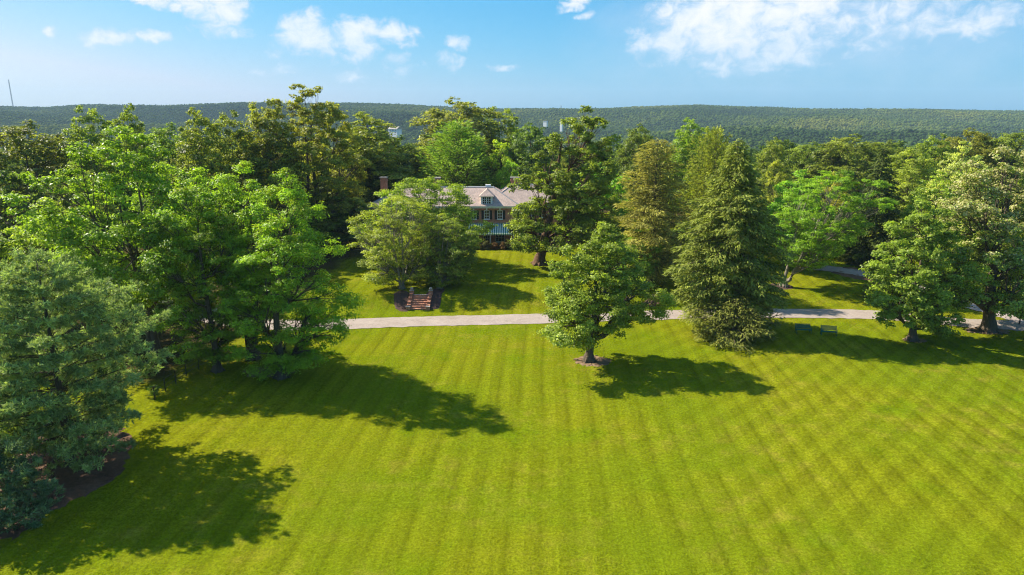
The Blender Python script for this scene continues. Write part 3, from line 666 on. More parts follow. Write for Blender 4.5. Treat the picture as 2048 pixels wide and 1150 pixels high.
hero('young_tree', 'slender young tree in a mulch ring beyond the drive', 1616, 106, 486, 32, (.060, .115, .022), profile=ROUND, clear=.34, n_lobes=22, lobe=.75, n_leaf=3600, leaf=.26, trunk_r=.09, mid=510)
hero('young_tree', 'staked-looking sapling at the right edge beside the drive fork', 2044, 78, 588, 24, (.060, .110, .024), profile=ROUND, clear=.36, n_lobes=18, lobe=.6, n_leaf=2600, leaf=.22, trunk_r=.06, mid=620)
hero('round_shrub', 'clipped dark round shrub beyond the drive on the right', 1751, 90, 563, 24, (.036, .055, .018), profile=DOME, clear=.02, n_lobes=26, lobe=.55, n_leaf=5200, leaf=.16, trunk_r=.06, mid=580, cat='shrub', top=.5)
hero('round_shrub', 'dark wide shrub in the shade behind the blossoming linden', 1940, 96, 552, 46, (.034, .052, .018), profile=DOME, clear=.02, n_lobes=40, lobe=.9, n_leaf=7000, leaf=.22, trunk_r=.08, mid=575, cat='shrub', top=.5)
hero('sapling', 'tiny pale sapling beside the black fence', 309, 56, 770, 11, (.085, .120, .035), profile=VASE, clear=.3, n_lobes=8, lobe=.28, n_leaf=700, leaf=.14, trunk_r=.025, mid=785)

# ---- trees of the middle distance: a few kinds grown once, each tree its own object with its own turn, size and colour
KIND = {}
KIND['oak'] = (22, 7.5, broadleaf(22, 7.5, ROUND, .12, 105, 1.9, 19000, .46, trunk_r=.45, irregular=.16))
KIND['ash'] = (24, 6.0, broadleaf(24, 6.0, [(0, .6), (.2, .92), (.45, 1), (.7, .86), (.86, .62), (1, .24)], .12, 105, 1.7, 19000, .44, trunk_r=.42, irregular=.20))
KIND['elm'] = (18, 6.5, broadleaf(18, 6.5, DOME, .12, 90, 1.5, 15000, .42, flat=.65, trunk_r=.36))
KIND['bushy'] = (12, 5.5, broadleaf(12, 5.5, DOME, .05, 55, 1.35, 13000, .36, trunk_r=.25))
KIND['feather'] = (16, 6.0, conifer(16, 6.0, [(0, .9), (.2, 1), (.5, .82), (.8, .42), (1, .08)], .03, 170, 110, .75, .20, droop=-.12, rise=.55, trunk_r=.3, width=.30, jitter=.2))
KIND['spruce'] = (20, 4.6, conifer(20, 4.6, CONE, .05, 130, 95, .75, .22, droop=.16, trunk_r=.28, width=.28))
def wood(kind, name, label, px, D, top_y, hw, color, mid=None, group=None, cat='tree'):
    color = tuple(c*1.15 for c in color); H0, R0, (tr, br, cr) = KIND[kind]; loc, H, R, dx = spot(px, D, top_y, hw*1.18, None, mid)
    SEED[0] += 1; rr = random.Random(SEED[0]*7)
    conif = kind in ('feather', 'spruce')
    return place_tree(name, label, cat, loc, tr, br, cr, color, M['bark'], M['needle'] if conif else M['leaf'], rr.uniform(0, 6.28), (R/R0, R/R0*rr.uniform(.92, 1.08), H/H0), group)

G1, G2, G3 = 'trees rising behind the left grove', 'trees behind the brick house', 'trees behind the garden on the right'
for a in (
    ('oak', 'oak_tree', 'dark olive spreading tree at the far left under the hill line', 55, 108, 238, 98, (.050, .062, .018), None, G1),
    ('bushy', 'evergreen_tree', 'blackish green rounded evergreen at the left edge above the pine', 40, 86, 338, 82, (.030, .048, .018), None, G1),
    ('bushy', 'evergreen_tree', 'second blackish evergreen just left of the broad maple', 112, 92, 365, 50, (.036, .055, .018), None, G1),
    ('ash', 'ash_tree', 'open-topped green tree poking over the hills near the left', 190, 112, 213, 56, (.062, .088, .020), None, G1),
    ('ash', 'ash_tree', 'narrow open-topped tree beside the pokey one near the left hills', 268, 110, 208, 38, (.058, .082, .018), None, G1),
    ('elm', 'elm_tree', 'pale green rounded crown between the evergreens and the broad maple', 165, 96, 320, 60, (.080, .105, .030), None, G1),
    ('oak', 'oak_tree', 'green crown behind the broad maple under the skyline', 340, 118, 243, 70, (.054, .085, .018), None, G1),
    ('ash', 'ash_tree', 'olive tree left of the tulip poplar with a broken top', 405, 106, 217, 55, (.060, .078, .018), None, G1),
    ('ash', 'ash_tree', 'olive tree touching the left side of the tulip poplar', 465, 112, 222, 48, (.064, .082, .018), None, G1),
    ('ash', 'poplar_tree', 'shorter tulip poplar leaning out left of the tallest one', 535, 116, 200, 58, (.070, .084, .020), None, G1),
    ('ash', 'poplar_tree', 'rounded olive tulip poplar at the right of the tallest one', 738, 143, 225, 78, (.068, .086, .020), None, G1),
    ('elm', 'elm_tree', 'dark lower tree under the tulip poplars at the lawn edge', 660, 122, 345, 66, (.050, .075, .020), None, G1),
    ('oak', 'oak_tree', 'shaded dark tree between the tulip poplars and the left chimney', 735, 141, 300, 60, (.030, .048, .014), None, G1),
    ('spruce', 'spruce_tree', 'dark spruce beside the left chimney', 815, 142, 305, 30, (.026, .046, .026), None, G2),
    ('oak', 'oak_tree', 'dark crown behind the left chimney', 795, 152, 268, 50, (.034, .055, .016), None, G2),
    ('oak', 'oak_tree', 'great olive oak rising behind the house ridge', 925, 162, 192, 92, (.066, .078, .024), None, G2),
    ('ash', 'oak_tree', 'green crown at the right shoulder of the great oak', 1000, 168, 214, 52, (.066, .090, .020), None, G2),
    ('feather', 'arborvitae_tree', 'feathery fresh green evergreen directly behind the middle chimney', 915, 145, 250, 72, (.068, .110, .022), None, G2),
    ('bushy', 'garden_tree', 'yellow-green bushy tree behind the right chimney', 1000, 147, 280, 42, (.100, .140, .016), None, G2),
    ('bushy', 'garden_tree', 'low bright green bush tree beside the right chimney', 1018, 141, 320, 34, (.080, .135, .016), None, G2),
    ('oak', 'oak_tree', 'deep green crown between the right chimney and the magnolia-leaved tree', 1062, 155, 243, 56, (.040, .066, .018), None, G2),
    ('elm', 'elm_tree', 'bright green crown tucked against the right flank of the magnolia-leaved tree', 1205, 116, 325, 62, (.058, .118, .016), None, G3),
    ('oak', 'oak_tree', 'dark tree with a bare stem showing right of the magnolia-leaved tree', 1272, 138, 245, 46, (.042, .060, .018), None, G3),
    ('ash', 'ash_tree', 'light green tree standing against the far hills above the tan hemlock', 1375, 154, 236, 40, (.066, .105, .018), None, G3),
    ('ash', 'ash_tree', 'small yellow-green top just right of the light green tree above the tan hemlock', 1410, 150, 254, 24, (.085, .110, .016), None, G3),
    ('feather', 'cypress_tree', 'yellow-olive conifer between the tan and the dark hemlocks', 1425, 112, 266, 52, (.078, .094, .022), None, G3),
    ('oak', 'oak_tree', 'olive crown behind the dark hemlock on its right', 1540, 156, 272, 34, (.060, .080, .020), None, G3),
    ('bushy', 'garden_tree', 'yellowish tree top beside the tip of the dark hemlock', 1548, 128, 318, 34, (.086, .102, .022), None, G3),
    ('elm', 'elm_tree', 'second bright crown behind the spreading pale-stemmed tree', 1592, 106, 340, 62, (.064, .125, .016), None, G3),
    ('oak', 'oak_tree', 'olive rounded crown in the back row over the spreading tree, leftmost of three', 1605, 166, 282, 56, (.054, .078, .020), None, G3),
    ('oak', 'oak_tree', 'widest olive rounded crown in the back row over the spreading tree', 1685, 160, 266, 72, (.058, .076, .020), None, G3),
    ('oak', 'oak_tree', 'olive rounded crown in the back row above the black spruce', 1760, 172, 278, 56, (.052, .072, .020), None, G3),
    ('bushy', 'garden_tree', 'cream-yellow shrubby tree peeping over the spreading tree', 1660, 132, 342, 40, (.110, .118, .034), None, G3),
    ('ash', 'ash_tree', 'light green airy tree right of the black spruce', 1812, 120, 292, 56, (.080, .105, .028), None, G3),
    ('ash', 'ash_tree', 'green tree against the hills behind the maple at the lawn edge', 1858, 134, 268, 44, (.060, .088, .018), None, G3),
    ('elm', 'elm_tree', 'bright green crown right behind the maple at the lawn edge', 1862, 104, 345, 58, (.074, .110, .022), None, G3),
    ('elm', 'silver_tree', 'whitish-green crown left of the blossoming linden top', 1912, 108, 284, 60, (.125, .150, .075), None, G3),
    ('oak', 'oak_tree', 'dark olive crown at the skyline above the whitish-green one', 1935, 150, 254, 62, (.058, .066, .016), None, G3),
    ('oak', 'oak_tree', 'dark green crown in the upper right corner of the woods', 2020, 146, 256, 74, (.046, .066, .018), None, G3),
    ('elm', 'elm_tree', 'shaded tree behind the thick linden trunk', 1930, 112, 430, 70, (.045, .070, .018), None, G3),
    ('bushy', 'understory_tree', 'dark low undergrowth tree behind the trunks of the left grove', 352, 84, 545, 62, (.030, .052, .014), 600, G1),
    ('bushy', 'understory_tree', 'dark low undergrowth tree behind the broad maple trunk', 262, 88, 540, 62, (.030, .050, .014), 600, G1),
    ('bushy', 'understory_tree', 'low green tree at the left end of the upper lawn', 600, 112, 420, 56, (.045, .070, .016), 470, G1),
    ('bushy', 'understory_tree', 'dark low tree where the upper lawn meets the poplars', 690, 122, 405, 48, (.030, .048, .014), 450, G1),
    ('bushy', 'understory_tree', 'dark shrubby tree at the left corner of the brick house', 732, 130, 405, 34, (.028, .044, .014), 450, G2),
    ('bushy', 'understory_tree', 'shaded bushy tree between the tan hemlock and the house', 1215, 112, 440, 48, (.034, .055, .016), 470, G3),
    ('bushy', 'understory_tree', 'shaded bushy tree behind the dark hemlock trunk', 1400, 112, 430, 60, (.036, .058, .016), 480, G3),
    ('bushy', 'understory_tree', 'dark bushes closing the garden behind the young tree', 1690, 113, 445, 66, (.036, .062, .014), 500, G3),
    ('elm', 'elm_tree', 'green tree filling the gap behind the spreading tree and the spruce', 1560, 128, 385, 55, (.046, .078, .018), None, G3),
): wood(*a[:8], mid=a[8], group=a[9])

# ------------------------------------------------------------------ brick house
YF = 124.0; ZG = 1.16
house = tag(empty('brick_house', (-11.5, 130, ZG)), 'large brick house with slate hipped roof and striped awning behind the trees', 'house')
def hb(mb, name, mat, parent=house, smooth=False):
    me = mb.mesh(name, smooth); me.transform(Matrix.Translation((11.5, -130, -ZG)) if True else Matrix()); return link(name, me, mat, parent)

def wall_front(mb, x0, x1, z0, z1, y, th, holes):
    xs = sorted({x0, x1, *[h[0] for h in holes], *[h[1] for h in holes]}); zs = sorted({z0, z1, *[h[2] for h in holes], *[h[3] for h in holes]})
    for a, b in zip(xs, xs[1:]):
        run = None
        for c, d in zip(zs, zs[1:]):
            if any(h[0] <= a+1e-6 and h[1] >= b-1e-6 and h[2] <= c+1e-6 and h[3] >= d-1e-6 for h in holes): continue
            mb.box(a, b, y, y+th, c, d)
WIN_X = [-4.6+2.4*k for k in range(-8, 2)]
holes = [(x-.5, x+.5, 5.95, 7.55) for x in WIN_X]
DOORS = [(-6.9, 1.5, 1.25, 3.45), (-4.7, 1.1, 1.25, 3.45), (-2.2, 1.7, 1.75, 3.45)]
holes += [(x-w_/2, x+w_/2, a, b) for (x, w_, a, b) in DOORS]
holes += [(x-.5, x+.5, 2.2, 3.9) for x in WIN_X if x < -9]
mb = MB(); wall_front(mb, -25.5, .8, .6, 8.0, YF, .35, holes); mb.box(-25.5, -25.15, YF+.35, 135, .6, 8.0); mb.box(.45, .8, YF+.35, 126.2, .6, 8.0); mb.box(-25.15, .45, 134.7, 135, .6, 8.0)
hb(mb, 'wall', M['brick'])
mb = MB(); wall_front(mb, .8, 12.0, .6, 8.0, 126.2, .35, [(x-.5, x+.5, 5.95, 7.55) for x in (3.2, 6.0, 8.8)]+[(x-.5, x+.5, 2.2, 3.9) for x in (3.2, 6.0, 8.8)]); mb.box(11.65, 12.0, 126.55, 138, .6, 8.0)
hb(mb, 'wing_wall', M['brick'])
mb = MB(); mb.box(-25.45, .75, YF+.9, YF+1.0, .7, 7.9); mb.box(.85, 11.6, 127.2, 127.3, .7, 7.9); hb(mb, 'dark_interior', M['black'])

def window(x, z0, z1, y, w_=1.0, shutters=True, muntins=(1, 2)):
    mb = MB(); t = .09
    mb.box(x-w_/2, x-w_/2+t, y+.06, y+.16, z0, z1).box(x+w_/2-t, x+w_/2, y+.06, y+.16, z0, z1).box(x-w_/2+t, x+w_/2-t, y+.06, y+.16, z1-t, z1).box(x-w_/2+t, x+w_/2-t, y+.06, y+.16, z0, z0+t)
    f = hb(mb, 'window', M['white'])
    mb = MB(); mb.box(x-w_/2+t, x+w_/2-t, y+.115, y+.135, z0+t, z1-t); hb(mb, 'pane', M['glass'], f)
    mb = MB()
    for k in range(muntins[0]): q = x-w_/2+w_*(k+1)/(muntins[0]+1); mb.box(q-.022, q+.022, y+.095, y+.114, z0+t, z1-t)
    for k in range(muntins[1]): q = z0+(z1-z0)*(k+1)/(muntins[1]+1); mb.box(x-w_/2+t, x+w_/2-t, y+.09, y+.094, q-.03, q+.03)
    hb(mb, 'muntin', M['white'], f)
    mb = MB(); mb.box(x-w_/2-.08, x+w_/2+.08, y-.10, y+.05, z0-.12, z0-.003); hb(mb, 'sill', M['white'], f)
    if shutters:
        for s in (-1, 1):
            mb = MB(); a = x+s*(w_/2+.04); b = x+s*(w_/2+.46); lo, hi = min(a, b), max(a, b)
            mb.box(lo, hi, y-.06, y-.003, z0-.02, z1+.02)
            for k in range(7): q = z0+.1+(z1-z0-.2)*k/6; mb.box(lo+.06, hi-.06, y-.075, y-.061, q-.03, q+.05)
            hb(mb, 'shutter', M['black'])
for x in WIN_X: window(x, 5.95, 7.55, YF)
for x in WIN_X:
    if x < -9: window(x, 2.2, 3.9, YF)
    mb = MB(); mb.box(x-.12, x+.12, YF-.07, YF-.003, 7.62, 7.95); hb(mb, 'keystone', M['white'])
for x in (3.2, 6.0, 8.8): window(x, 5.95, 7.55, 126.2); window(x, 2.2, 3.9, 126.2)
# porch wall: glazed door, panelled door, triple window
for (x, w_, z0, z1) in DOORS: window(x, z0, z1, YF, w_, False, (2, 1))
mb = MB(); mb.box(-7.6, -6.2, YF-.04, YF+.05, 1.25, 2.35); hb(mb, 'door_panel', M['white'])
mb = MB()
mb.box(-26.0, 1.3, YF-.5, YF+.4, 8.0, 8.22).box(-26.15, 1.45, YF-.65, YF+.4, 8.22, 8.40); mb.box(.8, 12.5, 125.7, 126.6, 8.0, 8.35)
hb(mb, 'cornice', M['white'])
mb = MB(); mb.box(-25.6, .9, YF-.04, YF-.003, 5.12, 5.32); hb(mb, 'belt_course', M['stone'])
def hip(name, x0, x1, y0, y1, z0, z1, run, mat, deckmat):
    v = [(x0,y0,z0),(x1,y0,z0),(x1,y1,z0),(x0,y1,z0),(x0+run,y0+run,z1),(x1-run,y0+run,z1),(x1-run,y1-run,z1),(x0+run,y1-run,z1)]
    mb = MB(); mb.add(v, [[0,1,5,4],[1,2,6,5],[2,3,7,6],[3,0,4,7],[0,3,2,1]]); mb.add(v[4:], [[0,1,2,3]], 1)
    r = hb(mb, name, [mat, deckmat])
    mb = MB()
    for a, b in ((0,4),(1,5),(4,5),(5,6),(7,4)): mb.tube([v[a], v[b]], [.09, .09], 5)
    hb(mb, 'ridge_cap', M['lead'], r); return r
roof = hip('roof', -26.2, 1.5, YF-.7, 135.6, 8.41, 11.3, 5.0, M['slate'], M['lead'])
roof_w = hip('wing_roof', -5.0, 13.0, 125.4, 139.0, 8.37, 11.55, 5.0, M['slate'], M['lead'])
# hipped dormer
dx_ = -4.6
mb = MB(); wall_front(mb, dx_-1.05, dx_+1.05, 8.45, 10.12, 123.900, .12, [(dx_-.72, dx_+.72, 8.78, 9.98)]); mb.box(dx_-1.05, dx_-.95, 124.020, 126.100, 8.9, 10.12).box(dx_+.95, dx_+1.05, 124.020, 126.100, 8.9, 10.12); mb.box(dx_-.9, dx_+.9, 124.200, 124.250, 8.6, 10.1)
dorm = hb(mb, 'dormer', M['white'])
mb = MB(); mb.box(dx_-.72, dx_+.72, 123.970, 123.990, 8.78, 9.98); hb(mb, 'pane', M['glass'], dorm)
mb = MB()
for q in (-.36, -.04, .04, .36): mb.box(dx_+q-.035, dx_+q+.035, 123.920, 123.965, 8.78, 9.98)
for q in (9.18, 9.58): mb.box(dx_-.72, dx_+.72, 123.930, 123.960, q-.025, q+.025)
hb(mb, 'muntin', M['white'], dorm)
mb = MB(); e = 1.38; v = [(dx_-e, 123.600, 10.13), (dx_+e, 123.600, 10.13), (dx_+e, 128.100, 10.13), (dx_-e, 128.100, 10.13), (dx_, 125.100, 11.28), (dx_, 128.100, 11.28)]
mb.add(v, [[0,1,4],[1,2,5,4],[3,0,4,5],[0,3,2,1],[2,3,5]]); hb(mb, 'dormer_roof', M['slate'], dorm)
mb = MB(); mb.box(dx_-1.3, dx_+1.3, 123.700, 123.880, 10.0, 10.125); hb(mb, 'dormer_cornice', M['white'], dorm)
# chimneys
for (x, y, w_, d_, z0, z1) in ((-24.2, 130.0, 1.15, 1.3, 8.0, 12.9), (-14.3, 131.0, 1.25, 1.1, 10.8, 12.75), (.75, 131.5, 1.95, 1.2, 9.8, 12.75)):
    mb = MB(); mb.box(x-w_/2, x+w_/2, y-d_/2, y+d_/2, z0, z1); mb.box(x-w_/2-.08, x+w_/2+.08, y-d_/2-.08, y+d_/2+.08, z1-.55, z1-.35)
    c = hb(mb, 'chimney', M['brick'], roof); mb = MB(); mb.box(x-w_/2-.14, x+w_/2+.14, y-d_/2-.14, y+d_/2+.14, z1+.003, z1+.20); hb(mb, 'chimney_cap', M['stone'], roof)
for (x, y, z) in ((-4.5, 129.5, 11.32), (2.0, 130.0, 11.2)):
    mb = MB(); mb.box(x-.5, x+.5, y-.4, y+.4, z-.2, z+.38); hb(mb, 'roof_hatch', M['white'], roof)
# awning with stripes, valance and posts
mb = MB(); n = 42; xa, xb = -8.05, .35
for k in range(n):
    a = xa+(xb-xa)*k/n; b = xa+(xb-xa)*(k+1)/n; mi = k % 2; sag = .0
    mb.add([(a, 120.8, 3.86), (b, 120.8, 3.86), (b, 122.4, 4.47), (a, 122.4, 4.47), (a, 123.93, 5.12), (b, 123.93, 5.12), (a, 120.79, 3.58-.05*(k % 2)), (b, 120.79, 3.58-.05*(k % 2))], [[0,1,2,3],[3,2,5,4],[6,7,1,0]], mi)
aw = hb(mb, 'awning', [M['awning_green'], M['awning_white']])
for x in (-7.95, -3.85, .25):
    mb = MB(); mb.tube([(x, 120.9, 1.0), (x, 120.9, 3.84)], [.06, .06], 8); mb.box(x-.12, x+.12, 120.78, 121.02, .95, 1.2); hb(mb, 'awning_post', M['white'], aw)
mb = MB(); mb.box(-8.2, .5, 120.4, 123.99, .7, 1.22); hb(mb, 'porch_floor', M['stone_path'])
mb = MB(); mb.box(-9.2, -8.25, 121.4, 123.99, .6, 4.85); mb.box(-9.3, -8.15, 121.3, 123.99, 4.853, 5.05, 0); hb(mb, 'porch_pier', M['brick'])
for i, x in enumerate((-6.6, -3.3, -1.2)):
    pass

# foundation shrubs in front of the porch
H0, R0 = 1.25, .85
shr = broadleaf(H0, R0, DOME, .04, 22, .34, 2600, .13, trunk_r=.03, top=.4)
SH = ['leftmost low reddish shrub of the row before the awning porch', 'low reddish shrub second from the left before the awning porch', 'low dark shrub in the middle of the row before the porch', 'low shrub right of the middle before the awning porch', 'low shrub second from the right before the awning porch', 'rightmost low shrub of the row before the awning porch', 'rounded green shrub just right of the awning porch']
for i, lb in enumerate(SH):
    x = -7.3+1.4*i; place_tree('foundation_shrub', lb, 'shrub', (x, 119.6+.2*(i % 2), float(terrain(x, 119.6))), *shr, [(.060, .034, .018), (.055, .036, .018), (.036, .040, .016)][i % 3] if i < 6 else (.06, .095, .02), M['bark'], M['leaf'], i*1.3, (1, 1, 1+.15*(i % 3)), 'shrubs before the porch')

# ------------------------------------------------------------------ brick steps in the bank
sx, sy, sz_ = ground_pt(836, 620); SX = sx
steps = tag(empty('garden_steps', (SX, sy, 0)), 'flight of orange brick steps with low stepped side walls in the grass bank', 'steps')
NS = 7; tread = .50; rise_ = 1.2/NS
for k in range(NS):
    mb = MB(); mb.box(-1.02, 1.02, k*tread, (k+1)*tread+.04, -.25, (k+1)*rise_-.055)
    st = mb.build('riser', M['brick_step'], steps)
    mb = MB(); mb.box(-1.04, 1.04, k*tread-.035, (k+1)*tread-.037, (k+1)*rise_-.052, (k+1)*rise_, bev=.012); mb.build('tread', M['brick_step'], steps)
for s in (-1, 1):
    cx = s*1.26
    for k in range(4):
        y0 = .25+k*.80; z1 = .20+1.2*(k+.9)/4; mb = MB(); mb.box(cx-.20, cx+.20, y0, y0+.797, -.2, z1, bev=.02); mb.build('side_wall', M['brick_step'], steps)
        mb = MB(); mb.box(cx-.24, cx+.24, y0-.02, y0+.777, z1+.003, z1+.07, bev=.015); mb.build('coping', M['brick_step'], steps)
    mb = MB(); mb.box(cx-.26, cx+.26, -.20, .247, -.2, .42, bev=.02); mb.build('pier', M['brick_step'], steps)
    mb = MB(); mb.box(cx-.31, cx+.31, -.25, .26, .423, .50, bev=.02); mb.build('pier_cap', M['stone'], steps)
    mb = MB(); mb.box(cx-.26, cx+.26, 3.46, 3.96, 0, 1.62, bev=.02); mb.build('pier', M['brick_step'], steps)
    mb = MB(); mb.box(cx-.31, cx+.31, 3.41, 4.01, 1.623, 1.70, bev=.02)
    pc = mb.build('pier_cap', M['stone'], steps)
    mb = MB(); ring = [(0.02, 0), (.10, .02), (.20, .10), (.23, .21), (.20, .32), (.10, .40), (.01, .43)]
    mb.tube([(cx, 3.71, 1.69+h) for _, h in ring], [r for r, _ in ring], 12); mb.build('ball_finial', M['stone'], steps, True)

# ------------------------------------------------------------------ two green benches on the lawn
def bench(label, px, py, rz):
    x, y, z = ground_pt(px, py); b = tag(empty('garden_bench', (x, y, z), rz), label, 'bench', 'green benches on the lawn')
    Wd = 1.72
    for k in range(5):
        mb = MB(); y0 = -.30+k*.105; dz = .03*math.sin(k/4*math.pi); mb.box(-Wd/2, Wd/2, y0, y0+.085, .42-dz, .455-dz, bev=.008); mb.build('seat_slat', M['bench_green'], b)
    for k in range(6):
        zz = .52+k*.085; yy = .235+k*.026; mb = MB(); mb.box(-Wd/2, Wd/2, yy, yy+.03, zz, zz+.068, bev=.008); mb.build('back_slat', M['bench_green'], b)
    for s in (-1, 1):
        X_ = s*(Wd/2-.06)
        mb = MB(); mb.tube([(X_, -.27, -.02), (X_, -.25, .30), (X_, -.26, .62)], [.035, .03, .03], 6); mb.build('front_leg', M['bench_green'], b, True)
        mb = MB(); mb.tube([(X_, .30, -.02), (X_, .22, .42), (X_, .275, .62), (X_, .40, 1.03)], [.035, .032, .03, .025], 6); mb.build('rear_leg', M['bench_green'], b, True)
        mb = MB(); mb.box(X_-.04, X_+.04, -.32, .27, .625, .66, bev=.01); mb.build('armrest', M['bench_green'], b)
        mb = MB(); mb.box(X_-.025, X_+.025, -.25, .24, .34, .40); mb.build('side_rail', M['bench_green'], b)
    mb = MB(); mb.box(-Wd/2+.08, Wd/2-.08, -.02, .02, .33, .37); mb.build('stretcher', M['bench_green'], b)
    return b
bench('dark green slatted bench on the shaded lawn, the left one of two', 1606, 666, math.radians(-4))
bench('dark green slatted bench on the shaded lawn, the right one of two, slightly turned', 1657, 670, math.radians(-12))

# ------------------------------------------------------------------ black fence beside the pine
fp = [(310, 800), (331, 783), (352, 767), (373, 752), (398, 738), (424, 726)]
fence = tag(empty('post_fence', ground_pt(352, 770)), 'thin black post and rail fence beside the blue-green pine', 'fence'); fl = Vector(fence.location)
G = [Vector(ground_pt(*p))-fl for p in fp]
for g in G:
    mb = MB(); mb.box(g.x-.032, g.x+.032, g.y-.032, g.y+.032, g.z-.2, g.z+1.32); mb.build('post', M['fence_black'], fence)
for a, b in zip(G, G[1:]):
    for hgt in (.35, .78, 1.2):
        mb = MB(); mb.tube([a+Vector((0, 0, hgt)), b+Vector((0, 0, hgt))], [.022, .022], 5); mb.build('rail', M['fence_black'], fence)

# tree stump beyond the drive
x, y, z = ground_pt(1306, 613); mb = MB(); st = tag(empty('tree_stump', (x, y, z)), 'brown old tree stump beyond the drive behind the lone lawn tree', 'stump')
mb.tube([(0, 0, -.1), (0, 0, .15), (0, 0, .45), (.03, 0, .8), (.05, .02, 1.0)], [1.05, .85, .68, .62, .58], 11)
for q in range(6): a = q*1.05; mb.tube([(.5*math.cos(a), .5*math.sin(a), .45), (1.0*math.cos(a), 1.0*math.sin(a), .12), (1.6*math.cos(a), 1.6*math.sin(a), -.1)], [.2, .24, .08], 6)
mb.build('stump_wood', M['bark_red'], st, True); mb = MB(); mb.tube([(.05, .02, 1.003), (.05, .02, 1.03)], [.54, .50], 11); mb.build('cut_face', M['dirt'], st)

# ------------------------------------------------------------------ far buildings and masts
def ridge_obj(px, py, D): x, z = at(px, py, D); return x, D, z
bx, by, bz = ridge_obj(790, 262, 900)
hse = tag(empty('distant_house', (bx, by, bz-8), math.radians(-38)), 'small white house with brownish roof far off in the valley', 'house')
mb = MB(); mb.box(-8, 8, -4, 4, 0, 10.5); mb.build('wall', M['white_far'], hse)
mb = MB(); mb.add([(-8.6, -4.8, 10.4), (8.6, -4.8, 10.4), (8.6, 4.8, 10.4), (-8.6, 4.8, 10.4), (-8.6, 0, 14), (8.6, 0, 14)], [[0,1,5,4],[2,3,4,5],[0,4,3],[1,2,5],[0,3,2,1]]); mb.build('roof', M['stone'], hse)
for k in range(5):
    for zz in (5.6, 8.4): mb = MB(); mb.box(-6.6+k*3-.5, -6.6+k*3+.5, -4.06, -4.003, zz, zz+1.5); mb.build('window', M['glass'], hse)
mb = MB(); mb.box(-3.5, -2.2, -.7, .7, 12.5, 15.6); mb.build('chimney', M['red_tile'], hse)
tx, ty, tz = ridge_obj(1123, 247, 1250)
tw = tag(empty('distant_church_tower', (tx, ty, tz-14), math.radians(-42)), 'pale twin-pillared church tower rising from the far woods', 'tower'); tw.scale = (.55, .55, .8)
mb = MB(); mb.box(-4.2, 4.2, -3, 3, 0, 14); mb.build('tower_shaft', M['white_far'], tw)
for s in (-1, 1): mb = MB(); mb.box(s*2.9-1.1, s*2.9+1.1, -2.4, 2.4, 14.003, 21); mb.build('pillar', M['white_far'], tw)
mb = MB(); mb.box(-1.79, 1.79, -1.8, 1.8, 14.003, 17); mb.build('belfry', M['lead'], tw)
lx, ly, lz = ridge_obj(1091, 240, 1300)
lb_ = tag(empty('distant_low_building', (lx, ly, lz-12), math.radians(-40)), 'low pale flat-roofed building left of the far church tower', 'building'); lb_.scale = (.5, .5, .85)
mb = MB(); mb.box(-8, 8, -4, 4, 0, 12); mb.build('wall', M['white_far'], lb_); mb = MB(); mb.box(-8.4, 8.4, -4.4, 4.4, 12.003, 12.8); mb.build('roof_slab', M['stone'], lb_)
for k in range(6): mb = MB(); mb.box(-6.8+k*2.6-.6, -6.8+k*2.6+.6, -4.05, -4.003, 9, 10.8); mb.build('window', M['glass'], lb_)

def mast(name, label, px, py_top, py_base, D, wid):
    x, zt = at(px, py_top, D); _, zb = at(px, py_base, D); zb -= 18
    r = tag(empty(name, (x, D, zb)), label, 'mast'); Hh = zt-zb; mb = MB()
    for q in range(3): a = q*2.094; mb.tube([(wid*math.cos(a), wid*math.sin(a), 0), (wid*.8*math.cos(a), wid*.8*math.sin(a), Hh)], [wid*.28, wid*.24], 5)
    mb.build('mast_legs', M['grey_steel'], r); mb = MB(); n = int(Hh/(wid*3))
    for k in range(n):
        z0, z1 = Hh*k/n, Hh*(k+1)/n
        for q in range(3): a, b = q*2.094, (q+1)*2.094; mb.tube([(wid*.9*math.cos(a), wid*.9*math.sin(a), z0), (wid*.9*math.cos(b), wid*.9*math.sin(b), z1)], [wid*.12, wid*.12], 4)
    mb.build('lattice', M['grey_steel'], r); mb = MB(); mb.tube([(0, 0, Hh), (0, 0, Hh*1.03)], [wid*.3, wid*.15], 6); mb.build('antenna_tip', M['red_tile'], r); return r
mast('radio_mast', 'tall thin radio mast on the skyline at the far left', 17, 160, 210, 2480, 1.7)
mast('relay_mast', 'short mast on the hilltop above the far church tower', 1122, 211, 220, 2460, 1.9)

